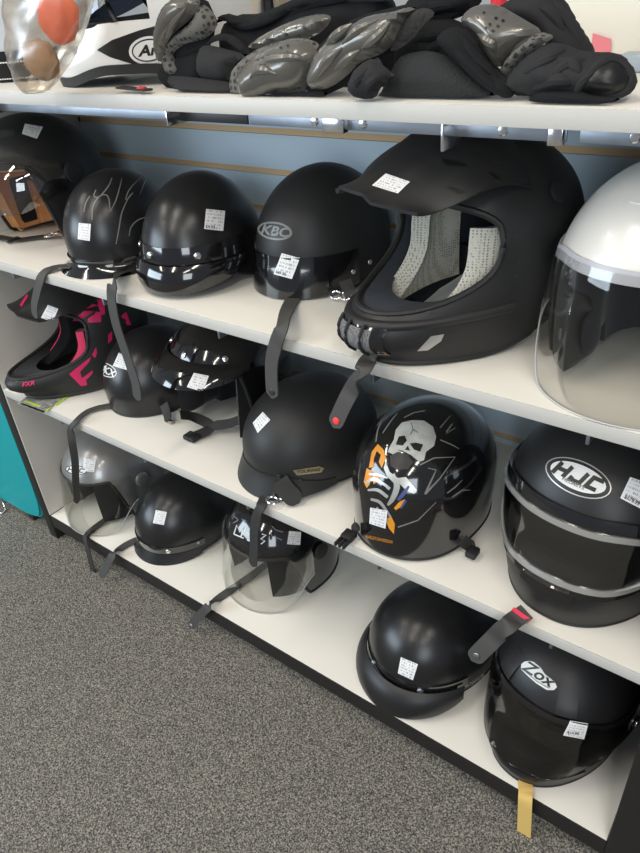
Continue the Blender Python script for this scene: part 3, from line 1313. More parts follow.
# =============================================== middle row of helmets (B)
# B1 pink and black off-road helmet
S = mxsurf(.88, .125)
poly = [(-.100, .02), (-.086, .05), (-.04, .058), (.04, .058), (.086, .05), (.100, .02), (.096, -.04), (.07, -.072), (.03, -.082), (-.03, -.082), (-.07, -.072), (-.096, -.04)]
T, rm = offroad('off_road_helmet', 'matte black off-road helmet with bright pink graphics at the left end of its shelf', S, poly, MXBLK, MXBLK, .066, FOAM, None, drop=.048)
for s in (-1, 1):
    T.add('cheek_pad', patch_bm(S, s * rad(45), s * rad(98), -.088, .012, -.026, .024, 18, 14), FOAM)
    T.add('pad_edge', patch_bm(S, s * rad(48), s * rad(60), -.07, .012, -.022, .026, 8, 10), PINKF, label='pink pad edging')
T.place(.156, .190, ZB, -17, 3, gap=.0032)
T.sticker([(48, 305), (58.5, 309), (53, 322), (41, 318)], ['peak'])
T.polys('pink_graphic', [[(20, 305), (27, 294), (28.5, 296), (21.5, 307)], [(71, 322), (92, 304), (98, 305), (92, 313), (77, 322)], [(81, 323), (95, 314), (98, 303), (97, 300), (104, 299), (105, 314), (101, 315), (101, 322)]], PINK, ['peak', 'shell'], label='pink graphics on the peak')
T.polys('pink_graphic', [[(69, 374), (84, 362), (91, 357), (89, 362), (80, 372), (82, 378), (93, 370), (92, 374), (86, 380), (87, 385), (81, 386)],
                         [(108, 335), (112, 331), (112, 340), (108, 344)], [(121, 316), (126, 312), (131, 325), (127, 325)], [(92, 355), (96, 347), (97, 353), (95, 358)]], PINK, ['shell'], label='pink graphics on the side')
T.text('chin_letters', 'FXR', 28, 384, 6, -10, PINK, ['shell'], shear=.3, bold=.02, xs=1.2)

# B2 half helmet with oval emblem
S = Surf(.100, .124, .130, .125, .055, m=2.1, low=lambda t, th: 1 - .03 * t)
rm = lambda th: -.040 + .006 * sstep(1.2, 2.4, abs(th))
T = half('half_helmet', 'matte black half helmet with a white outlined oval emblem, next to the pink off-road helmet', S, rm, SATIN)
bm = bmesh.new()
disc(bm, S.at(rad(-26), -.02, .0), S.N(rad(-26), S.q(-.02)), .005, .003)
T.add('snap', bm, CHROME)
T.place(.372, .19, ZB, -18)
T.polys('emblem', [ellipse2d(106.5, 370, 11.2, 6.4, 26)], INKW, ['shell'], step=3)
T.polys('emblem_field', [ellipse2d(106.5, 370, 10.2, 5.4, 26)], INKD, ['shell'], off=.0009, step=3)
T.text('emblem_letters', 'CKX', 106.5, 370.5, 9.5, 26, INKW, ['shell'], bold=.03, off=.0013)
T.sticker([(119, 353), (124, 354), (128, 366), (113, 368)][0:1] + [(124, 355), (127, 370), (113, 366)], ['shell'])
strap(T, [aZ(114, 405, ZB + .010), aZ(98, 408, ZB + .006), aZ(86, 413, ZB + .005), aZ(75, 423, ZB + .0045), aY(71, 431, -.008), aY(72.5, 444, -.012), aY(75, 462, -.013), aY(75.5, 480, -.012), aY(77, 503, -.012)],
      [UP, UP, UP, (0, -.5, 1), (.5, -1, .2), (1, -.6, 0), (1, -.45, 0), (1, -.3, 0), (1, -.3, 0)], .017, STRAPG)
strap(T, [aZ(164, 404, ZB + .03), aZ(167, 412, ZB + .018), aZ(169, 421, ZB + .012)], [(.2, -1, .6)] * 3, .022, STRAP)
bm = bmesh.new()
c = aZ(169, 421, ZB + .006)
box(bm, c.x - .012, c.x + .012, c.y - .004, c.y + .004, c.z - .003, c.z + .004, .0015)
T.add('buckle', bm, BRONZE, world=True)

# B3 three quarter helmet with glossy snap peak
S = Surf(.115, .13, .138, .125, .125, m=2.15, low=lambda t, th: 1 - .05 * t * t)
rm = open_rim(.036, -.115, rad(54), rad(82))
T = half('open_face_helmet', 'glossy black three quarter helmet with a snap on peak and a dangling chin strap', S, rm, GLOSS, trim_r=.004)
cheek(T, S, -.116, .022)
band(T, S, rad(-74), rad(74), .044, .070, GLOSS, (rad(-48), rad(0), rad(46)), .057, off=.003)
T.add('peak', peak_bm(S, rad(70), lambda th: .046, lambda th: .055 * max(0, cos(th * 1.2)) ** .6 + .003, 18, .003, 25, 46, 9, .005, .6), GLOSS, label='glossy snap on peak')
neck_pad(T, S, -.114, -.02, FOAM)
T.place(.606, .19, ZB, -2, 6)
T.sticker([(194, 373), (209, 376), (203, 392), (187, 387)], ['peak'])
strap(T, [aZ(180, 415, ZB + .05), aZ(196, 418, ZB + .03), aZ(211, 427, ZB + .014), aZ(196, 436, ZB + .009), aZ(186, 438, ZB + .009)], [(.2, -.6, 1)] * 5, .022, STRAP)
strap(T, [aZ(240, 420, ZB + .05), aZ(228, 424, ZB + .03), aZ(212, 426, ZB + .02)], [(.2, -.6, 1)] * 3, .022, STRAP)
bm = bmesh.new()
c = aZ(192, 437, ZB + .008)
box(bm, c.x - .016, c.x + .016, c.y - .012, c.y + .012, c.z - .005, c.z + .006, .003)
T.add('buckle', bm, RUBBER, world=True)

# B4 matte half helmet with peak and bronze badge
S = Surf(.110, .136, .140, .118, .06, m=2.1, low=lambda t, th: 1 - .04 * t * t)
rm = lambda th: -.038 - .016 * sstep(.9, 2.0, abs(th))
T = half('half_helmet', 'flat black half helmet with a moulded front lip and a small bronze side badge', S, rm, MXBLK)
T.add('peak', patch_bm(S, rad(-80), rad(80), lambda th: rm(th) - .016 * max(0, cos(th * 1.1)), lambda th: -.012 - .02 * sstep(.6, 1.4, abs(th)), lambda th, k: .002 + .022 * k ** 1.3 * max(0, cos(th * 1.05)), .0035, 60, 10), MXBLK)
for th, z in ((rad(-40), -.005), (rad(32), -.01), (rad(50), -.02)):
    bm = bmesh.new()
    disc(bm, S.at(th, z, .001), S.N(th, S.q(z)), .0045, .0025)
    T.add('snap', bm, DSTEEL)
T.place(.838, .165, ZB, -16)
T.sticker([(263, 412), (270.5, 420), (258, 433), (253, 423)], ['shell'])
T.polys('side_badge', [[(293, 470), (319, 466), (324, 468), (321, 472), (297, 475)]], BRONZE, ['shell'], off=.0012, step=4, label='bronze lettered badge')
T.text('badge_letters', 'TOURING', 308, 470.6, 4.2, -7, INKD, ['shell'], shear=.2, bold=.02, off=.002, xs=1.25)
strap(T, [aZ(276, 486, ZB + .02), aZ(266, 497, ZB + .006), aZ(261, 507, ZB + .0045), aY(257, 517, -.012), aY(254.5, 532, -.014), aY(254.5, 548, -.014), aY(253, 566, -.016)],
      [UP, UP, (0, -.5, 1), FR, FR, FR, FR], .0205, STRAP)
strap(T, [aZ(279, 480, ZB + .05), aZ(287, 491, ZB + .03), aZ(299, 503, ZB + .008)], [(.2, -.7, .8)] * 3, .034, STRAP, label='padded chin strap end')
bm = bmesh.new()
for k in range(2):
    c = aZ(273 + 7 * k, 502 - 5 * k, ZB + .012)
    tube(bm, [c + V((.012 * cos(a), .009 * sin(a), .004)) for a in [2 * pi * i / 16 for i in range(16)]], .0022, True, 6)
T.add('d_ring', bm, CHROME, world=True)

# B5 black helmet with skull artwork
S = Surf(.108, .134, .142, .120, .115, m=2.1, low=lambda t, th: 1 - .05 * t * t)
rm = lambda th: -.092 + .01 * sstep(.8, 1.6, abs(th))
T = half('skull_helmet', 'glossy black helmet painted with a grey skull and orange flames', S, rm, GLOSS)
T.place(1.100, .134, ZB, -4, 3)
sh = ['shell']
tribal = [[(383, 433), (392, 420), (398, 413, .6)], [(376, 442), (378, 430), (382, 421, .5)], [(404, 418), (414, 413), (425, 411)], [(440, 428), (450, 416, .8)], [(446, 432), (452, 424), (446, 434), (455, 428, .6)],
          [(420, 465), (434, 458), (455, 457, .5)], [(455, 457, .5), (440, 478), (425, 494, 2.2)], [(425, 494, 2.2), (436, 470), (428, 468, .8)], [(440, 440), (452, 445), (459, 449, .5)], [(447, 493), (455, 487), (462, 480, .4)], [(452, 497), (462, 490), (470, 490, .4)], [(398, 527), (418, 520), (436, 502, .6)]]
T.strokes('tribal_lines', tribal, INKG, sh, 1.3, smooth=False)
orange = [[(369, 468), (372, 452), (378, 444), (384, 450), (386, 458), (382, 468), (379, 462), (381, 455), (377, 451), (374, 459), (374, 467)],
          [(364, 482), (367, 468), (373, 472), (370, 484), (367, 488)], [(394, 508), (399, 502), (405, 499), (402, 506), (396, 510)], [(386, 520), (391, 515), (395, 524), (394, 534), (389, 528)], [(372, 478), (378, 473), (380, 480), (374, 484)]]
T.polys('flame_artwork', orange, ORANGE, sh, step=4)
bones = [[(366, 483, 2.4), (374, 479, 3.4), (384, 484, 2.6), (390, 489, 3.4)], [(368, 490, 2.0), (378, 490, 3.2), (388, 497, 3.2)], [(371, 499, 2.4), (380, 502, 3.2), (387, 511, 2.6), (391, 517, 2.0)],
         [(377, 507, 1.8), (383, 515, 2.4), (389, 521, 1.6)], [(393, 474, 3.5), (397, 486, 6.0), (393, 498, 5.0), (388, 505, 2.5)], [(369, 474, 1.4), (379, 475, 2.2), (388, 478, 1.4)]]
T.strokes('bone_artwork', bones, INKS, sh, 2.5, off=.0008, label='silver bones')
T.polys('jaw_artwork', [[(386, 462), (390, 472), (398, 478), (406, 477), (412, 484), (417, 490), (414, 494), (406, 490), (400, 484), (393, 482), (387, 476), (384, 468)]], INKS, sh, off=.0008, step=4, label='silver jaw')
T.strokes('bone_artwork', [[(398, 500, 3), (404, 493, 4), (409, 486, 2)], [(401, 508, 2), (406, 500, 2.5)]], mat('blue_print', (.05, .07, .2), .4), sh, 2, off=.0009)
T.polys('skull_artwork', [[(394, 440), (396, 430), (402, 423), (412, 420.5), (424, 421), (433, 427), (436, 437), (434, 446), (426, 452), (424, 460), (419, 462), (411, 455), (402, 451), (394, 455), (388, 452), (390, 447)]], BONE, sh, off=.001, step=4, label='grey skull')
T.polys('skull_eye', [[(396, 445), (399, 437), (405, 436), (407, 441), (403, 446)], [(410, 444), (416, 443), (423, 445), (420, 452), (414, 450)], [(405, 450), (408, 446), (410, 451)]], INKD, sh, off=.0016, step=3)
T.polys('skull_mouth', [[(390, 456), (398, 452), (408, 455), (413, 462), (408, 469), (398, 470), (391, 466)]], INKD, sh, off=.0012, step=4)
T.strokes('skull_cracks', [[(411, 423), (413, 430), (410, 435)], [(413, 430), (418, 433)], [(398, 450), (404, 452), (411, 457), (418, 461)]], INKD, sh, .6, off=.0016)
T.sticker([(371, 507), (388, 510), (386, 528), (370, 523)], sh, off=.0018)
T.text('brand_print', 'HARLEY-DAVIDSON', 379.5, 539, 4.6, 12, ORANGE, sh, bold=0, off=.0012, xs=.66)
for px in ((345, 520, 356, 548), (470, 545, 478, 556)):
    bm = bmesh.new()
    c = aZ((px[0] + px[2]) / 2, (px[1] + px[3]) / 2, ZB + .012)
    w = .011 if px[0] < 400 else .009
    box(bm, c.x - w, c.x + w, c.y - .016, c.y + .006, c.z - .006, c.z + .006, .003)
    if px[0] < 400:
        for k in (-1, 0, 1):
            box(bm, c.x + k * .008 - .0022, c.x + k * .008 + .0022, c.y - .034, c.y - .014, c.z - .004, c.z + .003, .001)
    T.add('buckle', bm, RUBBER, world=True)
strap(T, [aZ(371, 518, ZB + .03), aZ(362, 524, ZB + .018), aZ(352, 530, ZB + .012)], [UP] * 3, .02, STRAP)
strap(T, [aZ(462, 540, ZB + .03), aZ(470, 546, ZB + .014), aZ(474, 549, ZB + .012)], [(0, -.7, .8)] * 3, .02, STRAP)

# B6 full face modular with iridium shield
S = Surf(.126, .134, .144, .126, .145, m=2.25, low=lambda t, th: 1 - .13 * t * t, chin=lambda t, th: .028 * sstep(.15, .8, t) * max(0, cos(th)) ** 2)
poly = [(-.112, -.012), (-.10, .012), (-.05, .020), (.05, .020), (.10, .012), (.112, -.012), (.108, -.045), (.07, -.068), (0, -.076), (-.07, -.068), (-.108, -.045)]
T = fullface('full_face_helmet', 'black full face helmet with a big white oval emblem and silver banded mirrored shield', S, poly, MATTE)
zl = lambda th: -.068 + .036 * sstep(.5, 1.5, abs(th))
zh = lambda th: .030 - .018 * sstep(.5, 1.5, abs(th))
T.add('shield', patch_bm(S, rad(-88), rad(88), zl, zh, .006, .002, 60, 14), MIRR)
band_m = mat('silver_shield_edge', (.55, .55, .53), .25, metal=.7)
T.add('shield_edge', patch_bm(S, rad(-88), rad(88), lambda th: zl(th) - .004, lambda th: zl(th) + .004, .0085, .004, 60, 3), band_m, label='silver lower shield edge')
T.add('shield_edge', patch_bm(S, rad(-88), rad(88), lambda th: zh(th) - .012, lambda th: zh(th) - .004, .0085, .004, 60, 3), band_m, label='silver upper shield edge')
T.add('shield_seal', patch_bm(S, rad(-90), rad(90), lambda th: zh(th) - .002, lambda th: zh(th) + .012, .006, .004, 60, 4), GLOSS)
T.add('shield_seal', patch_bm(S, rad(-90), rad(90), lambda th: zl(th) - .014, lambda th: zl(th) - .005, .006, .004, 60, 4), GLOSS)
T.add('chin_vent', patch_bm(S, rad(-16), rad(16), -.094, -.082, .003, .004, 14, 4), GLOSS)
T.add('chin_tab', patch_bm(S, rad(-13), rad(13), -.078, -.071, .010, .003, 12, 3), TINT)
T.place(1.376, .168, ZB, -8)
sh = ['shell']
T.polys('emblem', [ellipse2d(578.5, 478, 35, 17.2, 23)], INKS, sh, step=5, label='silver oval outline')
T.polys('emblem_ring', [ellipse2d(578.5, 478, 33.8, 16, 23)], INKD, sh, off=.0009, step=5)
T.polys('emblem_field', [ellipse2d(578.5, 477.5, 29.5, 12.6, 23)], INKW, sh, off=.0012, step=5, label='white oval field')
T.letters('emblem_letters', 'HJC', 579, 477, 13.5, 24, INKD, sh, .32, .40, 1.3, .52, .0017)
T.text('emblem_small_letters', 'HELMETS', 573.5, 483.5, 5, 25, INKG, sh, bold=.02, off=.0017, xs=1.2)
T.sticker([(630, 477), (652, 485), (643, 510), (620, 498)], sh)
T.text('price_print', '$179.99', 632, 500, 5.2, 27, INKD, ['price_tag'], off=.0008, bold=.02)
strap(T, [aZ(513, 609, ZB + .010), aZ(521, 615, ZB + .009), aZ(530, 621, ZB + .008)], [(0, -.5, 1)] * 3, .006, REDTAG, 'red_tab')
strap(T, [aZ(527, 612, ZB + .010), aZ(516, 619, ZB + .005), aZ(506, 627, ZB + .0045), aY(496, 636, -.010), aY(486, 646, -.018), aY(472, 660, -.028)],
      [UP, UP, (0, -.4, 1), FR, FR, FR], .027, STRAPG, snap=(STEEL, .013), label='grey strap end with a metal snap')
# =============================================== bottom row of helmets (D)
# D1 silver open face with clear shield
S = Surf(.114, .13, .138, .122, .12, m=2.2, low=lambda t, th: 1 - .05 * t * t)
rm = open_rim(.03, -.115, rad(58), rad(84))
T = half('open_face_helmet', 'silver grey open face helmet with a long clear shield, leftmost on the bottom deck', S, rm, GREYS, trim_r=.004)
cheek(T, S, -.098, .022, t0=38, t1=112, thick=.05)
T.add('shield', shield_bm(S, rad(86), lambda th: -.122 + .07 * sstep(.8, 1.5, abs(th)), lambda th: .036 - .01 * sstep(.9, 1.4, abs(th)), lambda th, k: .006 + .024 * sstep(0, 1, k) * cos(th)), CLEAR)
shield_lip(T, S, rad(86), lambda th: -.122 + .07 * sstep(.8, 1.5, abs(th)), lambda th, k: .0055 + .024 * cos(th))
for s in (-1, 1):
    bm = bmesh.new()
    disc(bm, S.at(s * rad(94), .0, .004), S.N(s * rad(94), S.q(.0)), .02, .008, 20)
    T.add('shield_pivot', bm, GREYS)
T.place(.132, .150, ZD, -4)
sh = ['shell']
T.polys('emblem', [ellipse2d(76.5, 470, 11, 4.6, 6)], INKD, sh, step=4)
T.polys('emblem_field', [ellipse2d(76.5, 470, 10, 3.7, 6)], INKW, sh, step=4, off=.0009)
T.letters('emblem_letters', 'HJC', 76.5, 470, 4.2, 6, INKD, sh, .26, .4, 1.5, .42, .0013)
T.sticker([(84, 458), (96, 460), (94, 472), (83, 471)], sh)
strap(T, [aZ(117, 512, ZD + .02), aZ(100, 524, ZD + .006), aZ(88, 534, ZD + .0045), aY(86, 541, -.012), aY(89, 553, -.022), aY(96, 582, -.03)],
      [UP, UP, (0, -.4, 1), FR, FR, FR], .020, STRAP, snap=(STEEL, .012))

# D2 half helmet with band
S = Surf(.108, .136, .142, .13, .065, m=2.1, low=lambda t, th: 1 - .03 * t)
rm = lambda th: -.042 + .014 * sstep(.8, 2.2, abs(th))
T = half('half_helmet', 'satin black half helmet with a deep front lip, beside the silver helmet on the deck', S, rm, SATIN)
band(T, S, rad(-85), rad(85), -.018, .002, GLOSS, (rad(-50), rad(44)), -.008, off=.003)
T.add('peak', patch_bm(S, rad(-80), rad(80), lambda th: rm(th) - .004, lambda th: -.020 + .0 * th, lambda th, k: .003 + .016 * k * max(0, cos(th)), .0035, 60, 10), SATIN, label='deep front lip')
bm = bmesh.new()
disc(bm, S.at(rad(78), -.005, .001), S.N(rad(78), S.q(-.005)), .0045, .0025)
T.add('snap', bm, STEEL)
T.place(.385, .172, ZD, -14)
T.sticker([(156, 510), (167, 512), (164, 525), (153, 523)], ['shell'])
strap(T, [aZ(142, 538, ZD + .012), aZ(130, 543, ZD + .005), aZ(119, 550, ZD + .0045), aY(113, 555, -.014), aY(107, 566, -.03), aY(101, 577, -.045)],
      [UP, UP, (0, -.4, 1), FR, FR, FR], .021, STRAPG)

# D3 open face with graffiti lettering
S = Surf(.120, .13, .14, .125, .12, m=2.2, low=lambda t, th: 1 - .05 * t * t)
rm = open_rim(.022, -.115, rad(58), rad(84))
T = half('open_face_helmet', 'black open face helmet with white graffiti lettering and a large clear shield', S, rm, GLOSS, trim_r=.004)
cheek(T, S, -.098, .022, t0=38, t1=112, thick=.05)
T.add('shield', shield_bm(S, rad(86), lambda th: -.122 + .07 * sstep(.8, 1.5, abs(th)), lambda th: .030 - .01 * sstep(.9, 1.4, abs(th)), lambda th, k: .006 + .024 * sstep(0, 1, k) * cos(th)), CLEAR)
shield_lip(T, S, rad(86), lambda th: -.122 + .07 * sstep(.8, 1.5, abs(th)), lambda th, k: .0055 + .024 * cos(th))
for s in (-1, 1):
    bm = bmesh.new()
    disc(bm, S.at(s * rad(94), .0, .004), S.N(s * rad(94), S.q(.0)), .02, .008, 20)
    T.add('shield_pivot', bm, RUBBER)
neck_pad(T, S, -.114, -.02, FOAM)
T.place(.692, .198, ZD, -10)
sh = ['shell']
T.strokes('graffiti_letters', [[(234, 534), (237, 525), (240, 532), (244, 527), (241, 537)], [(234, 534), (241, 537), (250, 541)], [(246, 528), (243, 535)], [(246, 533), (254, 536), (252, 541)], [(262, 534), (266, 535), (261, 539), (265, 541), (261, 544)]], INKW, sh, 1.2, smooth=False, label='white graffiti lettering')
T.strokes('graffiti_marks', [[(234, 516), (238, 520), (233, 523)], [(242, 519), (246, 523)], [(272, 526), (276, 530), (283, 532)], [(275, 537), (282, 540)], [(270, 531), (272, 536)]], INKG, sh, .9)
T.sticker([(289, 531), (301, 532), (300, 545), (287, 544)], ['shell'])
strap(T, [aZ(270, 562, ZD + .03), aZ(258, 571, ZD + .012), aZ(243, 582, ZD + .0055), aZ(228, 592, ZD + .0045), aZ(217, 600, ZD + .0045), aY(208, 607, -.010), aY(201, 614, -.018), aY(190, 627, -.028)],
      [UP, UP, UP, UP, (0, -.3, 1), FR, FR, FR], .021, STRAPG, snap=(STEEL, .012))

# D4 half helmet with large matte peak
S = Surf(.114, .132, .146, .118, .06, m=2.1, low=lambda t, th: 1 - .03 * t)
rm = lambda th: -.04 - .004 * cos(th)
T = half('half_helmet', 'satin black half helmet with a large rounded matte peak, on the bottom deck', S, rm, SATIN)
band(T, S, rad(-86), rad(86), -.016, .004, GLOSS, (rad(-52), rad(-8), rad(44)), -.006, STEEL, off=.003)
T.add('peak', peak_bm(S, rad(82), lambda th: -.012, lambda th: .064 * max(0, cos(th * .98)) ** .55 + .003, 32, .003, 40, 46, 9, .005, .75), MATTE, label='large matte peak')
bm = bmesh.new()
disc(bm, S.at(rad(80), -.02, .001), S.N(rad(80), S.q(-.02)), .0045, .0025)
T.add('snap', bm, STEEL)
T.place(1.118, .155, ZD, -22)
T.sticker([(401, 657), (418, 664), (413, 680), (398, 673)], ['shell'])
T.text('brand_print', 'HARLEY-DAVIDSON', 472, 683, 5, -33, INKS, ['shell', 'edge_trim'], bold=.02, xs=.8)

# D5 full face with smoke shield and yellow strap
S = Surf(.116, .132, .138, .126, .14, m=2.25, low=lambda t, th: 1 - .14 * t * t, chin=lambda t, th: .04 * sstep(.15, .85, t) * max(0, cos(th)) ** 1.8)
poly = [(-.110, -.010), (-.10, .016), (-.05, .026), (.05, .026), (.10, .016), (.110, -.010), (.106, -.045), (.07, -.068), (0, -.076), (-.07, -.068), (-.106, -.045)]
T = fullface('full_face_helmet', 'black full face helmet with a smoked shield and a yellow strap hanging under its chin', S, poly, MATTE)
zl = lambda th: -.092 + .056 * sstep(.5, 1.55, abs(th))
zh = lambda th: .036 - .022 * sstep(.5, 1.5, abs(th))
T.add('shield', patch_bm(S, rad(-90), rad(90), zl, zh, lambda th, k: .006 + .004 * k, .002, 60, 14), SMOKE)
T.add('shield_seal', patch_bm(S, rad(-92), rad(92), lambda th: zh(th) - .003, lambda th: zh(th) + .006, .006, .004, 60, 3), GLOSS)
for s in (-1, 1):
    bm = bmesh.new()
    disc(bm, S.at(s * rad(90), -.01, .006), S.N(s * rad(90), S.q(-.01)), .018, .006, 20)
    pv = T.add('shield_pivot', bm, SMOKE)
    bm = bmesh.new()
    disc(bm, S.at(s * rad(90), -.01, .012), S.N(s * rad(90), S.q(-.01)), .006, .003, 14)
    T.add('screw', bm, CHROME, pv)
    T.add('crown_vent', patch_bm(S, rad(s * 20), rad(s * 38), .045, .085, lambda th, k: .0005 + .004 * sstep(0, .9, k), .005, 12, 10), MATTE)
T.add('chin_line', patch_bm(S, rad(-60), rad(60), -.112, -.100, .003, .003, 40, 3), SATIN)
T.place(1.380, .165, ZD, -13)
sh = ['shell']
T.polys('emblem', [[(521.5, 664), (525, 661.5), (530, 661), (534, 662), (541, 668), (545, 674), (555, 682), (557, 687), (554, 690), (547, 690), (536, 683), (527, 675), (521, 669)]], INKW, sh, step=4, label='white outlined lettering plate')
T.text('emblem_letters', 'Zox', 538, 674, 15, 33, INKD, sh, shear=.2, bold=.02, off=.0013, xs=1.35)
T.strokes('emblem_underline', [[(525, 671), (537, 681), (549, 688)]], INKG, sh, .9, off=.0013, smooth=False)
T.sticker([(570, 721), (588, 724), (584, 739), (563, 735)], ['shield', 'shield_seal'])
T.text('price_print', '$14.99', 573, 733, 4.2, 8, INKD, ['price_tag'], off=.0008)
c0 = aZ(526, 777, ZD + .004)
strap(T, [c0 + V((0, .03, .012)), aZ(526, 781, ZD + .005), aZ(526, 791, ZD + .0045), aY(525.5, 800, -.010), aY(525, 815, -.014), aY(524, 839, -.018)],
      [UP, UP, (0, -.4, 1), FR, FR, FR], .0245, YSTRAP, label='yellow webbing strap')
strap(T, [aY(531, 716, .080), aY(528, 735, .070), aY(525, 752, .064)], [(.1, -1, .3)] * 3, .030, YSTRAP, label='yellow webbing strap')

# ================================================ loose things on shelves
T = Thing('printed_leaflet', 'lime edged printed leaflet lying under the pink off-road helmet and over the shelf edge', 'leaflet')
a, b, c_, d = aZ(17, 404, ZB + .001), aZ(43, 413, ZB + .001), aZ(72, 393, ZB + .001), aZ(45, 385, ZB + .001)
bm = bmesh.new()
grid_solid(bm, [[a.lerp(b, j / 6).lerp(d.lerp(c_, j / 6), i / 6) + V((0, 0, .0006)) for j in range(7)] for i in range(7)], .0008)
T.add('sheet', bm, mat('grey_print_sheet', (.42, .42, .40), .5, var=(90, (.12, .12, .12))))
T.M = Matrix()


def quad_on(pts, z, m, nm):
    bm = bmesh.new()
    P = [aZ(u, v, z) for u, v in pts]
    grid_solid(bm, [[P[0], P[1]], [P[3], P[2]]], .0003)
    T.add(nm, bm, m, smooth=False)


quad_on([(20, 404), (44, 413), (45.5, 411.5), (22, 403)], ZB + .0022, INKD, 'printed_border')
quad_on([(41, 409), (48, 405), (52, 407), (44, 413)], ZB + .0024, LIME, 'lime_block')
quad_on([(54, 404), (70, 393), (72, 394), (56, 405)], ZB + .0022, LIME, 'lime_edge')
quad_on([(24, 401.5), (40, 407), (41, 406), (26, 400.5)], ZB + .0024, LIME, 'lime_edge')

T = Thing('wire_stand', 'bent bright wire stand on the carpet in front of the teal board', 'stand')
bm = bmesh.new()
pw = [aZ(-14, 500, ZFLOOR + .05), aZ(-4, 497, ZFLOOR + .045), aZ(3, 503, ZFLOOR + .02), aZ(5, 511, ZFLOOR + .004), aZ(-2, 513, ZFLOOR + .004), aZ(-16, 508, ZFLOOR + .004)]
tube(bm, catmull(pw, 6), .0028, False, 8)
T.add('bent_wire', bm, CHROME)

# teal board beside the left end panel
T = Thing('teal_board', 'teal board with a rounded corner standing on the carpet against the left end panel', 'board')
bm = bmesh.new()
X0, X1 = .0, .035
xz = [(-.62, .03 + ZFLOOR), (-.12, .03 + ZFLOOR), (-.062, .045 + ZFLOOR), (-.042, .10 + ZFLOOR), (-.040, .40), (-.042, .62), (-.62, .62)]
q = [V((x, 0, z)) for x, z in xz]
for _ in range(2):
    r = []
    for i in range(len(q)):
        p_, n_ = q[i], q[(i + 1) % len(q)]
        r += [p_ * .75 + n_ * .25, p_ * .25 + n_ * .75]
    q = r
A = [bm.verts.new((p.x, X0, p.z)) for p in q]
B = [bm.verts.new((p.x, X1, p.z)) for p in q]
for i in range(len(q)):
    bm.faces.new((A[i], A[(i + 1) % len(q)], B[(i + 1) % len(q)], B[i]))
bm.faces.new(A[::-1])
bm.faces.new(B)
bmesh.ops.bevel(bm, geom=[e for e in bm.edges if abs(e.verts[0].co.y - e.verts[1].co.y) < 1e-6], offset=.007, segments=3, affect='EDGES')
T.add('panel', bm, TEAL)
bm = bmesh.new()
for x in (-.50, -.16):
    box(bm, x, x + .03, X0 + .008, X1 - .008, ZFLOOR + .001, ZFLOOR + .034, .003)
T.add('foot', bm, DSTEEL)
# ===================================================== things on the top shelf
# white full face helmet lying with its chin to the left
S = Surf(.124, .134, .146, .126, .14, m=2.25, low=lambda t, th: 1 - .12 * t * t, chin=lambda t, th: .07 * sstep(.15, .85, t) * max(0, cos(th)) ** 1.8)
poly = [(-.20, .055), (.20, .055), (.20, -.045), (.10, -.058), (.05, -.066), (-.05, -.066), (-.10, -.058), (-.20, -.045)]
T = fullface('full_face_helmet', 'white full face helmet with a black lettered oval on its side, on the top shelf', S, poly, WHITE, rim=lambda th: -.132 + .016 * sstep(.5, 1.1, abs(th)) * (1 - sstep(1.4, 2.2, abs(th))))
T.add('shield', patch_bm(S, rad(-88), rad(88), lambda th: -.06 + .036 * sstep(.5, 1.5, abs(th)), lambda th: .05 - .02 * sstep(.5, 1.5, abs(th)), .005, .002, 50, 12), DVIS)
T.add('neck_roll', patch_bm(S, rad(-100), rad(100), lambda th: -.139 + .016 * sstep(.5, 1.1, abs(th)) * (1 - sstep(1.4, 2.2, abs(th))), lambda th: -.126 + .016 * sstep(.5, 1.1, abs(th)) * (1 - sstep(1.4, 2.2, abs(th))), .003, .010, 60, 4), RUBBER, label='black bottom trim')
T.place(.612, .186, ZT, -56)
sh = ['shell']
T.polys('side_graphic', [[(97, 50), (112, 40), (140, 30), (170, 22), (170, 36), (150, 52), (140, 66), (126, 62), (110, 57)]], INKD, sh, step=5, label='black side panel')
T.polys('emblem', [ellipse2d(149, 50, 20, 14, -8)], INKW, sh, step=4, off=.001)
T.polys('emblem_ring', [ellipse2d(149, 50, 17, 11.5, -8)], INKD, sh, step=4, off=.0014)
T.polys('emblem_field', [ellipse2d(149, 50, 15.5, 10, -8)], INKW, sh, step=4, off=.0018)
T.text('emblem_letters', 'Arai', 153, 50, 15, -6, INKD, sh, shear=.25, bold=.035, off=.0023, xs=1.1)
T.polys('chin_vent', [[(54, 62), (70, 47), (78, 47), (76, 54), (62, 64), (53, 66)]], mat('vent_grey_mesh', (.22, .23, .23), .6), sh, step=4, off=.001)
strap(T, [aZ(120, 88, ZT + .006), aZ(138, 90, ZT + .004), aZ(150, 91, ZT + .004)], [UP] * 3, .016, STRAP)
bm = bmesh.new()
disc(bm, aZ(142, 89.5, ZT + .0045), V((0, 0, 1)), .007, .004)
T.add('snap', bm, RED, world=True)

# another helmet behind it at the left edge of the picture
S = Surf(.12, .13, .14, .12, .10, m=2.2)
T = half('half_helmet', 'pale grey helmet with a black stitched neck roll, leftmost on the top shelf', S, lambda th: -.06, mat('pale_grey_shell', (.50, .53, .56), .3, coat=.5), trim=None)
T.add('neck_roll', patch_bm(S, -pi, pi, -.098, -.05, lambda th, k: .004 + .006 * sin(pi * k), .012, 80, 6), FOAM, label='black stitched neck roll')
bm = bmesh.new()
for zz in (-.066, -.092):
    for k in range(0, 160):
        t0 = -pi + 2 * pi * k / 160
        tube(bm, [S.at(t0, zz, .0100 if zz > -.08 else .006), S.at(t0 + .024, zz, .0100 if zz > -.08 else .006)], .0012, False, 5)
T.add('stitching', bm, INKW, label='white stitching')
T.place(.225, .20, ZT, -30)

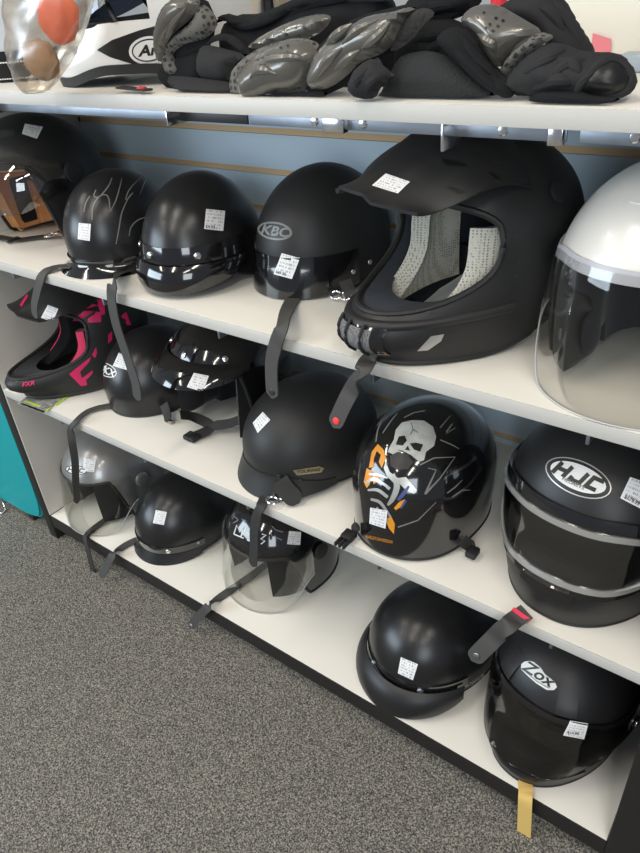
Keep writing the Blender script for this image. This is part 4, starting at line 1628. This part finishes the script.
# plastic bag with an orange bundle
T = Thing('orange_bundle', 'bright orange bundle seen through a clear plastic bag on the top shelf', 'bundle')
bm = bmesh.new()
bmesh.ops.create_icosphere(bm, subdivisions=4, radius=1)
c = aY(58, 16, -.048)
for v in bm.verts:
    n = noise.noise(v.co * 2.1) * .12
    v.co = c + V((v.co.x * .040, v.co.y * .013, v.co.z * .032)) * (1 + n)
T.add('cloth', bm, mat('orange_cloth', (.90, .16, .045), .6))
T = Thing('brown_paper_bundle', 'crumpled brown paper in the bottom of the clear plastic bag', 'paper')
bm = bmesh.new()
bmesh.ops.create_icosphere(bm, subdivisions=4, radius=1)
c = aY(41, 60, -.048)
for v in bm.verts:
    n = noise.noise(v.co * 3.1) * .12
    v.co = c + V((v.co.x * .036, v.co.y * .014, v.co.z * .025)) * (1 + n)
T.add('crumpled_paper', bm, mat('kraft_paper', (.42, .26, .14), .8))
T = Thing('plastic_bag', 'clear plastic bag hanging over the front of the top shelf, orange bundle inside', 'bag')
rows = []
C = [aY(u, v, -.048) for u, v in ((34, 93), (36, 89), (38, 76), (41, 58), (44, 36), (46, 14), (48, -10), (50, -40), (52, -60))]
HW = [.016, .028, .044, .060, .074, .084, .086, .06, .02]
nseg = 48
for i, (p, w) in enumerate(zip(catmull(C, 5), [V((x, 0, 0)) for x in range(41)])):
    t = i / 5
    k = min(int(t), 7)
    hw = HW[k] + (HW[k + 1] - HW[k]) * (t - k)
    row = []
    for j in range(nseg + 1):
        a = 2 * pi * j / nseg
        r = 1 + .09 * noise.noise(V((cos(a) * 2.2, sin(a) * 2.2, t * 1.4)))
        row.append(p + V((cos(a) * hw * r, sin(a) * min(hw * .62, .036) * r, 0)))
    rows.append(row)
bm = bmesh.new()
vv = [[bm.verts.new(p) for p in r[:-1]] for r in rows]
for A_, B_ in zip(vv, vv[1:]):
    for j in range(nseg):
        bm.faces.new((A_[j], A_[(j + 1) % nseg], B_[(j + 1) % nseg], B_[j]))
bm.faces.new(vv[0])
bm.faces.new(vv[-1][::-1])
fm = glass('cloudy_plastic_film', (.90, .84, .76), .7, .28, .20)
T.add('film', bm, fm)

# ---- body armour jackets
PLATE = mat('dark_grey_plastic_plate', (.145, .137, .122), .26, metal=.3, coat=.3)
FAB = mat('charcoal_mesh_fabric', (.011, .0115, .0125), .9, spec=.2, bump=(700, .5, .001))
FABG = mat('grey_elastic_fabric', (.024, .024, .025), .85, spec=.25, bump=(400, .3, .001))
PERF = pad_material('perforated_grey_foam', (.12, .115, .10), (.02, .02, .02), 130)


def plate(T, name, ol, y, bulge, m, ridges=(), holes=(), rim_m=None, **k):
    o = T.add(name, pillow_bm(ol, y, bulge, **k), m, sharp=60)
    if ridges:
        bm = bmesh.new()
        for ln in ridges:
            tree = T.bvh([name])
            P = []
            for u, v in ln:
                d = ray(u, v)
                loc, n, i, dist = tree.ray_cast(CAM, d)
                P.append((loc if loc is not None else aY(u, v, y - bulge)))
            P = catmull(P, 5)
            tube(bm, P, [.001 + .0042 * sin(pi * i / (len(P) - 1)) for i in range(len(P))], False, 8)
        T.add('moulded_rib', bm, m, o)
    if holes:
        bm = bmesh.new()
        for u, v, r in holes:
            fill2d(bm, ellipse2d(u, v, r, r * .8, 20, 12), 2)
        T.lay('vent_holes', bm, INKD, [name], .0007, o)
    return o


T = Thing('armour_jacket', 'body armour jacket heap with shiny grey plastic elbow, shoulder and chest plates', 'jacket')



def cloth(name, ol, y, bulge, back, m, wr=.005, wrs=30, edge=.03, step=.006, folds=(), label=None):
    o = T.add(name, pillow_bm(ol, y, bulge, back, step, wr, wrs, edge, 1), m, None, label, sharp=0)
    if folds:
        tree = BVHTree.FromPolygons([v.co.copy() for v in o.data.vertices], [list(p.vertices) for p in o.data.polygons])
        for ln in folds:
            P = []
            for u, v in ln:
                loc = tree.ray_cast(CAM, ray(u, v))[0]
                if loc is not None:
                    P.append(loc + V((0, .0025, 0)))
            if len(P) > 2:
                bm = bmesh.new()
                P = catmull(P, 6)
                tube(bm, P, [.0006 + .0055 * sin(pi * i / (len(P) - 1)) ** .7 for i in range(len(P))], False, 10)
                T.add('fabric_crease', bm, m, o)
    return o


cloth('fabric_body', [(232, 99), (226, 60), (224, 26), (236, 14), (262, 14), (300, 2), (330, -6), (370, -12), (392, -4), (396, 30), (396, 60), (392, 99)], .12, .03, .03, FAB, .006, 24)
cloth('fabric_fold', [(214, 24), (226, 20), (236, 27), (252, 30), (276, 24), (300, 10), (330, 2), (372, 2), (398, 0), (396, -8), (340, -10), (300, -4), (270, 10), (244, 18), (224, 12)], .10, .02, .02, FAB, .006, 34, .02,
      folds=[[(224, 18), (240, 26), (262, 22), (290, 10)], [(232, 24), (256, 28), (284, 18), (312, 5), (350, -1)]])
plate(T, 'shoulder_plate', [(160.6, 64), (157, 37), (161, 16), (168, 2), (179, -6), (200, -4), (200, 7), (194, 16), (184.5, 25), (175, 32), (168, 44), (165, 58)], .05, .022, PLATE, ridges=[[(166, 44), (172, 26), (186, 8)]], edge=.025, step=.005, smooth=1)
T.add('perforated_pad', pillow_bm([(165, 58), (169, 44), (176, 33), (190, 24), (199, 13), (202, 3), (211, 10), (216, 20), (216, 29), (207, 38), (196, 41), (187, 43), (176, 50), (172, 57), (181, 65), (182, 75), (169, 75)], .058, .016, .01, .005, edge=.015, smooth=1), PERF, label='perforated foam pad', sharp=0)
cloth('sleeve_back', [(162, 70), (160, 40), (166, 14), (180, 0), (206, -4), (216, 18), (214, 40), (200, 60), (186, 80), (170, 80)], .067, .006, .004, FAB, .002)
cloth('under_arm', [(158, 70), (166, 62), (180, 56), (200, 50), (206, 62), (204, 90), (190, 96), (170, 90), (160, 82)], .062, .012, .02, FAB, .005)
plate(T, 'lower_cup', [(165, 76), (182, 76), (200, 78), (232, 82), (244, 90), (240, 99), (190, 98), (180, 93)], .035, .016, FABG, edge=.02, smooth=1)
cloth('elastic_cuff', [(198, 79), (199, 50), (205, 44), (222, 48), (238, 52), (253, 56), (243, 58), (236, 62), (232, 70), (230, 83)], .044, .018, .02, FABG, .002, 40, label='grey elastic cuff')
cloth('cuff_ring', [(206, 46), (209, 40), (216, 34), (228, 33), (241, 40), (253, 54), (246, 56), (238, 48), (226, 40), (216, 41)], .05, .014, .012, FAB, .002, edge=.012)
T.add('foam_backing', pillow_bm([(232, 99), (231, 74), (240, 60), (262, 46), (300, 36), (322, 44), (324, 64), (312, 88), (296, 96), (276, 98), (258, 106), (246, 105)], .035, .012, .012, .006, edge=.015, smooth=1), PERF, sharp=0)
plate(T, 'elbow_plate', [(243, 86), (239, 77), (243, 69), (251, 59), (264, 49), (291, 40), (306, 40), (316, 49), (320, 57), (313, 70), (307, 83), (294, 90), (275, 92), (260, 100), (252, 103), (245, 95)], .022, .030, PLATE,
      ridges=[[(250, 78), (257, 71), (266, 70), (276, 74)], [(256, 66), (270, 60), (292, 57), (306, 60)]], holes=[(263, 58, 1.3), (269, 56, 1.5), (275, 55, 1.7), (281, 54.5, 2.0), (288, 53, 2.0), (281, 48, 1.2), (288, 46, 1.2), (258, 60, 1.0)], edge=.04, step=.005, smooth=1)
plate(T, 'long_plate', [(246, 50), (254, 40), (275, 28), (299, 18), (322, 13), (333, 17), (326, 28), (316, 36), (300, 41), (270, 48)], .062, .016, PLATE, holes=[(272, 40, .8), (279, 36, .9), (287, 34, .9), (296, 28, 1.0), (304, 27, 1.0), (312, 25, .9), (290, 39, .8), (299, 35, .8)], edge=.02, step=.005, smooth=1)
T.add('chest_backing', pillow_bm([(308, 97), (306, 78), (314, 50), (336, 30), (358, 16), (390, 8), (424, 0), (430, 6), (418, 26), (402, 46), (380, 62), (350, 84), (320, 98)], .032, .006, .008, .006, edge=.015, smooth=1), FAB, sharp=0)
plate(T, 'chest_plate', [(310, 84), (312, 68), (322, 46), (338, 34), (357, 21), (370, 15), (392, 12), (408, 7), (418, 7), (408, 15), (400, 28), (394, 43), (386, 51), (377, 56), (365, 60), (356, 66), (347, 76), (332, 87), (318, 91)], .022, .024, PLATE,
      ridges=[[(318, 76), (326, 62), (342, 48)], [(326, 44), (338, 34), (352, 24)], [(342, 44), (358, 30), (378, 20)], [(362, 48), (376, 38), (390, 22)], [(334, 70), (346, 60), (360, 50)]], edge=.022, step=.005, smooth=1)
cloth('foam_trim', [(388, 52), (398, 34), (404, 18), (418, 8), (430, 8), (436, 14), (424, 24), (412, 40), (398, 50)], .022, .008, .008, mat('dark_knit_trim', (.022, .021, .02), .9, bump=(260, .8, .003)), .003)
cloth('strap_loop', [(348, 92), (350, 76), (360, 64), (374, 57), (384, 66), (392, 73), (388, 80), (380, 88), (376, 99), (358, 99)], -.002, .016, .009, FABG, .003, 40, folds=[[(356, 90), (358, 78), (370, 66)], [(366, 94), (370, 82), (382, 74)]])
T.add('buckle', pillow_bm([(374, 57), (380, 58), (384, 70), (395, 74), (394, 78), (378, 78)], .006, .004, .006, .004, edge=.006, smooth=1), RUBBER)
cloth('lower_fold', [(250, 106), (258, 98), (276, 93), (300, 92), (322, 90), (330, 95), (310, 99), (282, 100), (268, 105)], .016, .010, .01, FAB, .002)

T = Thing('armour_jacket', 'black mesh armour jacket with a vented shoulder cap, spread beside the plated jacket heap', 'jacket')
cloth('mesh_body', [(376, 99), (384, 88), (394, 66), (402, 54), (430, 50), (446, 56), (462, 66), (482, 84), (500, 99)], .030, .022, .04, mat('dark_air_mesh', (.016, .018, .019), .85, bump=(420, .9, .002)), .002, 30, .04, label='dark mesh panel')
cloth('fabric_body', [(396, 62), (398, 46), (412, 28), (424, 18), (446, 16), (466, 24), (484, 46), (500, 72), (520, 86), (516, 99), (440, 99), (400, 80)], .085, .03, .03, FAB, .006, 30, .04,
      folds=[[(402, 52), (424, 38), (452, 34)], [(412, 60), (438, 46), (458, 48)]])
cloth('front_flap', [(434, 40), (446, 28), (462, 26), (476, 40), (488, 64), (516, 84), (514, 98), (500, 98), (472, 78), (452, 58)], .026, .016, .014, FAB, .004, 36, .02, folds=[[(446, 38), (462, 58), (486, 82), (504, 94)], [(458, 34), (474, 58), (498, 80)]])
cloth('collar_fold', [(402, 20), (406, 4), (420, -10), (450, -16), (484, -14), (480, 6), (464, 16), (440, 24), (414, 30)], .10, .03, .03, FAB, .006, 36, folds=[[(404, 18), (430, 8), (462, 4)], [(410, 24), (440, 16), (470, 8)]])
plate(T, 'shoulder_cap', [(462, 24), (466, 10), (480, 4), (498, 4), (522, 18), (544, 31), (534, 37), (522, 45), (510, 57), (502, 70), (488, 58), (482, 42), (474, 32)], .05, .030, PLATE,
      ridges=[[(508, 60), (518, 46), (534, 35)], [(478, 34), (490, 42), (496, 52)]], holes=[(486, 28, 1.7), (490, 24.5, 1.7), (496, 18.5, 1.7), (493, 31, 1.7), (498, 26.5, 1.7), (503, 21, 1.7), (478, 18, 1.2), (484, 13, 1.2)], edge=.035, step=.005, smooth=1)
T.add('perforated_edge', pillow_bm([(500, 70), (510, 54), (524, 42), (540, 31), (556, 36), (544, 44), (528, 54), (514, 68), (508, 78)], .046, .02, .012, .005, edge=.012, smooth=1), PERF, label='perforated foam edge', sharp=0)
cloth('upper_sleeve', [(490, 12), (520, -6), (552, -14), (568, 4), (578, 24), (598, 54), (584, 64), (556, 54), (540, 36), (514, 16)], .12, .035, .03, FABG, .006, 26, folds=[[(552, 0), (566, 22), (582, 48)], [(530, 4), (550, 14), (564, 34)]])
cloth('sleeve', [(504, 80), (516, 66), (530, 52), (548, 42), (566, 44), (584, 52), (618, 52), (630, 62), (638, 78), (634, 92), (620, 99), (590, 100), (556, 99), (536, 96), (510, 95)], .042, .04, .035, FABG, .007, 30, .05,
      folds=[[(520, 76), (544, 62), (566, 50)], [(548, 84), (562, 68), (586, 60)], [(556, 60), (572, 66), (580, 76)], [(530, 90), (556, 80), (574, 84)]])
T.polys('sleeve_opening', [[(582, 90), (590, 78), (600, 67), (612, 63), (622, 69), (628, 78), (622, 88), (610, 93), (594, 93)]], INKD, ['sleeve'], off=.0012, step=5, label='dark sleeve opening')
bm = bmesh.new()
tr = T.bvh(['sleeve'])
P = []
for u, v in [(578, 90), (588, 76), (600, 64), (614, 60), (626, 68), (631, 80), (624, 91), (608, 96), (590, 96)]:
    loc = tr.ray_cast(CAM, ray(u, v))[0]
    if loc is not None:
        P.append(loc)
tube(bm, catmull(P, 5, True), .0042, True, 8)
T.add('cuff_hem', bm, FABG)
cloth('lower_hem', [(524, 100), (546, 89), (580, 92), (600, 97), (624, 98), (608, 104), (570, 105), (544, 104)], .014, .014, .012, FAB, .003)

# ---- things standing behind the jackets
cols = [(.05, .09, .06), (.30, .06, .05), (.62, .62, .60), (.04, .16, .10), (.55, .55, .54), (.06, .06, .07), (.10, .10, .11), (.20, .19, .18), (.05, .05, .06), (.45, .40, .32)]
names = ['dark green', 'dark red', 'white', 'green', 'pale grey', 'black', 'charcoal', 'grey', 'black backed', 'beige']
poss = [(213, 'leftmost of the row'), (221, 'second from the left'), (228, 'third from the left'), (235, 'fourth from the left'), (242, 'middle of the row'), (249, 'right of the middle'), (256, 'fourth from the right'), (263, 'third from the right'), (271, 'second from the right'), (279, 'rightmost of the row')]
for k, (cc, nn, (u, w)) in enumerate(zip(cols, names, poss)):
    p = aY(u, 40, .376)
    o = bmesh.new()
    box(o, -.0062, .0062, 0, .08, 0, .165, .0015)
    b = mesh_obj('record_sleeve', o, mat(nn.replace(' ', '_') + '_cover', cc, .4), smooth=False)
    b.location = (p.x, .376, ZT + .0005)
    b.rotation_euler = (0, rad(-3 - .4 * k) * 0, 0)
    tagprops(b, 'thin %s spine standing behind the armour jacket, %s' % (nn, w), 'record', 'thin spines standing at the back of the top shelf')
o = bmesh.new()
p = aY(304, 10, .34)
box(o, -.022, .022, 0, .06, 0, .14, .003)
b = mesh_obj('yellow_box', o, mat('orange_yellow_card', (.80, .42, .03), .5))
b.location = (p.x, .34, ZT + .0005)
tagprops(b, 'orange yellow box behind the left armour jacket', 'box')
o = bmesh.new()
p = aY(492, 10, .34)
bmesh.ops.create_cone(o, segments=24, radius1=.011, radius2=.011, depth=.15, cap_ends=True)
for v in o.verts:
    v.co.z += .075
b = mesh_obj('red_tube', o, mat('red_tube_paint', (.65, .03, .05), .4))
b.location = (p.x, .36, ZT + .0005)
tagprops(b, 'red tube standing behind the vented shoulder cap', 'tube')
T = Thing('storage_box', 'large off white box with a pink label at the back of the top shelf', 'box')
o = bmesh.new()
box(o, aY(545, 40, .30).x, aY(545, 40, .30).x + .34, .30, .44, ZT + .0005, ZT + .118, .004)
T.add('carton', o, mat('off_white_card', (.78, .75, .66), .6))
a = [aY(591, 52, .298), aY(611, 52, .298), aY(611, 39, .298), aY(593, 33, .298)]
o = bmesh.new()
grid_solid(o, [[a[0], a[1]], [a[3], a[2]]], .0006)
T.add('pink_label', o, mat('pink_paper', (.75, .22, .26), .6), smooth=False, label='pink paper label')
o = bmesh.new()
box(o, aY(612, 78, .235).x, aY(612, 78, .235).x + .2, .235, .28, ZT + .0005, ZT + .018, .003)
b = mesh_obj('flat_box', o, mat('blue_grey_card', (.36, .42, .47), .5))
tagprops(b, 'flat blue grey box lying in front of the large off white box', 'box')

# ================================================================ lights
def area(name, loc, target, sx, sy, energy, col):
    L = bpy.data.lights.new(name, 'AREA')
    L.shape = 'RECTANGLE'
    L.size, L.size_y, L.energy, L.color = sx, sy, energy, col
    o = bpy.data.objects.new(name, L)
    COL.objects.link(o)
    o.location = loc
    o.rotation_euler = (V(target) - V(loc)).to_track_quat('-Z', 'Y').to_euler()
    return o


WARM = (1, .93, .82)
for x in (-.9, .6, 2.1):
    for y in (-.9, -2.4):
        area('ceiling_light', (x, y, 2.6), (x, y + .0001, 0), .16, 1.2, 17, WARM)
area('window_light', (-2.2, -3.4, 1.5), (.8, .2, .6), 2.6, 1.6, 120, (.74, .88, 1))
area('rear_area_light', (2.9, -3.3, 1.6), (.8, .2, .6), 1.2, 1.6, 40, (.85, .93, 1))  # second, weaker cool area lamp behind the camera, aimed at the shelves

W = bpy.data.worlds.new('World')
scn.world = W
W.use_nodes = True
W.node_tree.nodes['Background'].inputs[0].default_value = (.86, .90, 1, 1)
W.node_tree.nodes['Background'].inputs[1].default_value = .27

# ================================================================ camera
cd = bpy.data.cameras.new('Camera')
cd.sensor_fit = 'VERTICAL'
cd.sensor_height = 36
cd.lens = F * 36 / 853
cd.clip_start = .01
co = bpy.data.objects.new('Camera', cd)
COL.objects.link(co)
up, bk = -RD, -RF
co.matrix_world = Matrix(((RX.x, up.x, bk.x, CAM.x), (RX.y, up.y, bk.y, CAM.y), (RX.z, up.z, bk.z, CAM.z), (0, 0, 0, 1)))
scn.camera = co
scn.view_settings.view_transform = 'Standard'
scn.view_settings.look = 'None'
scn.view_settings.exposure = 0
scn.view_settings.gamma = 1
scn.view_settings.use_curve_mapping = False
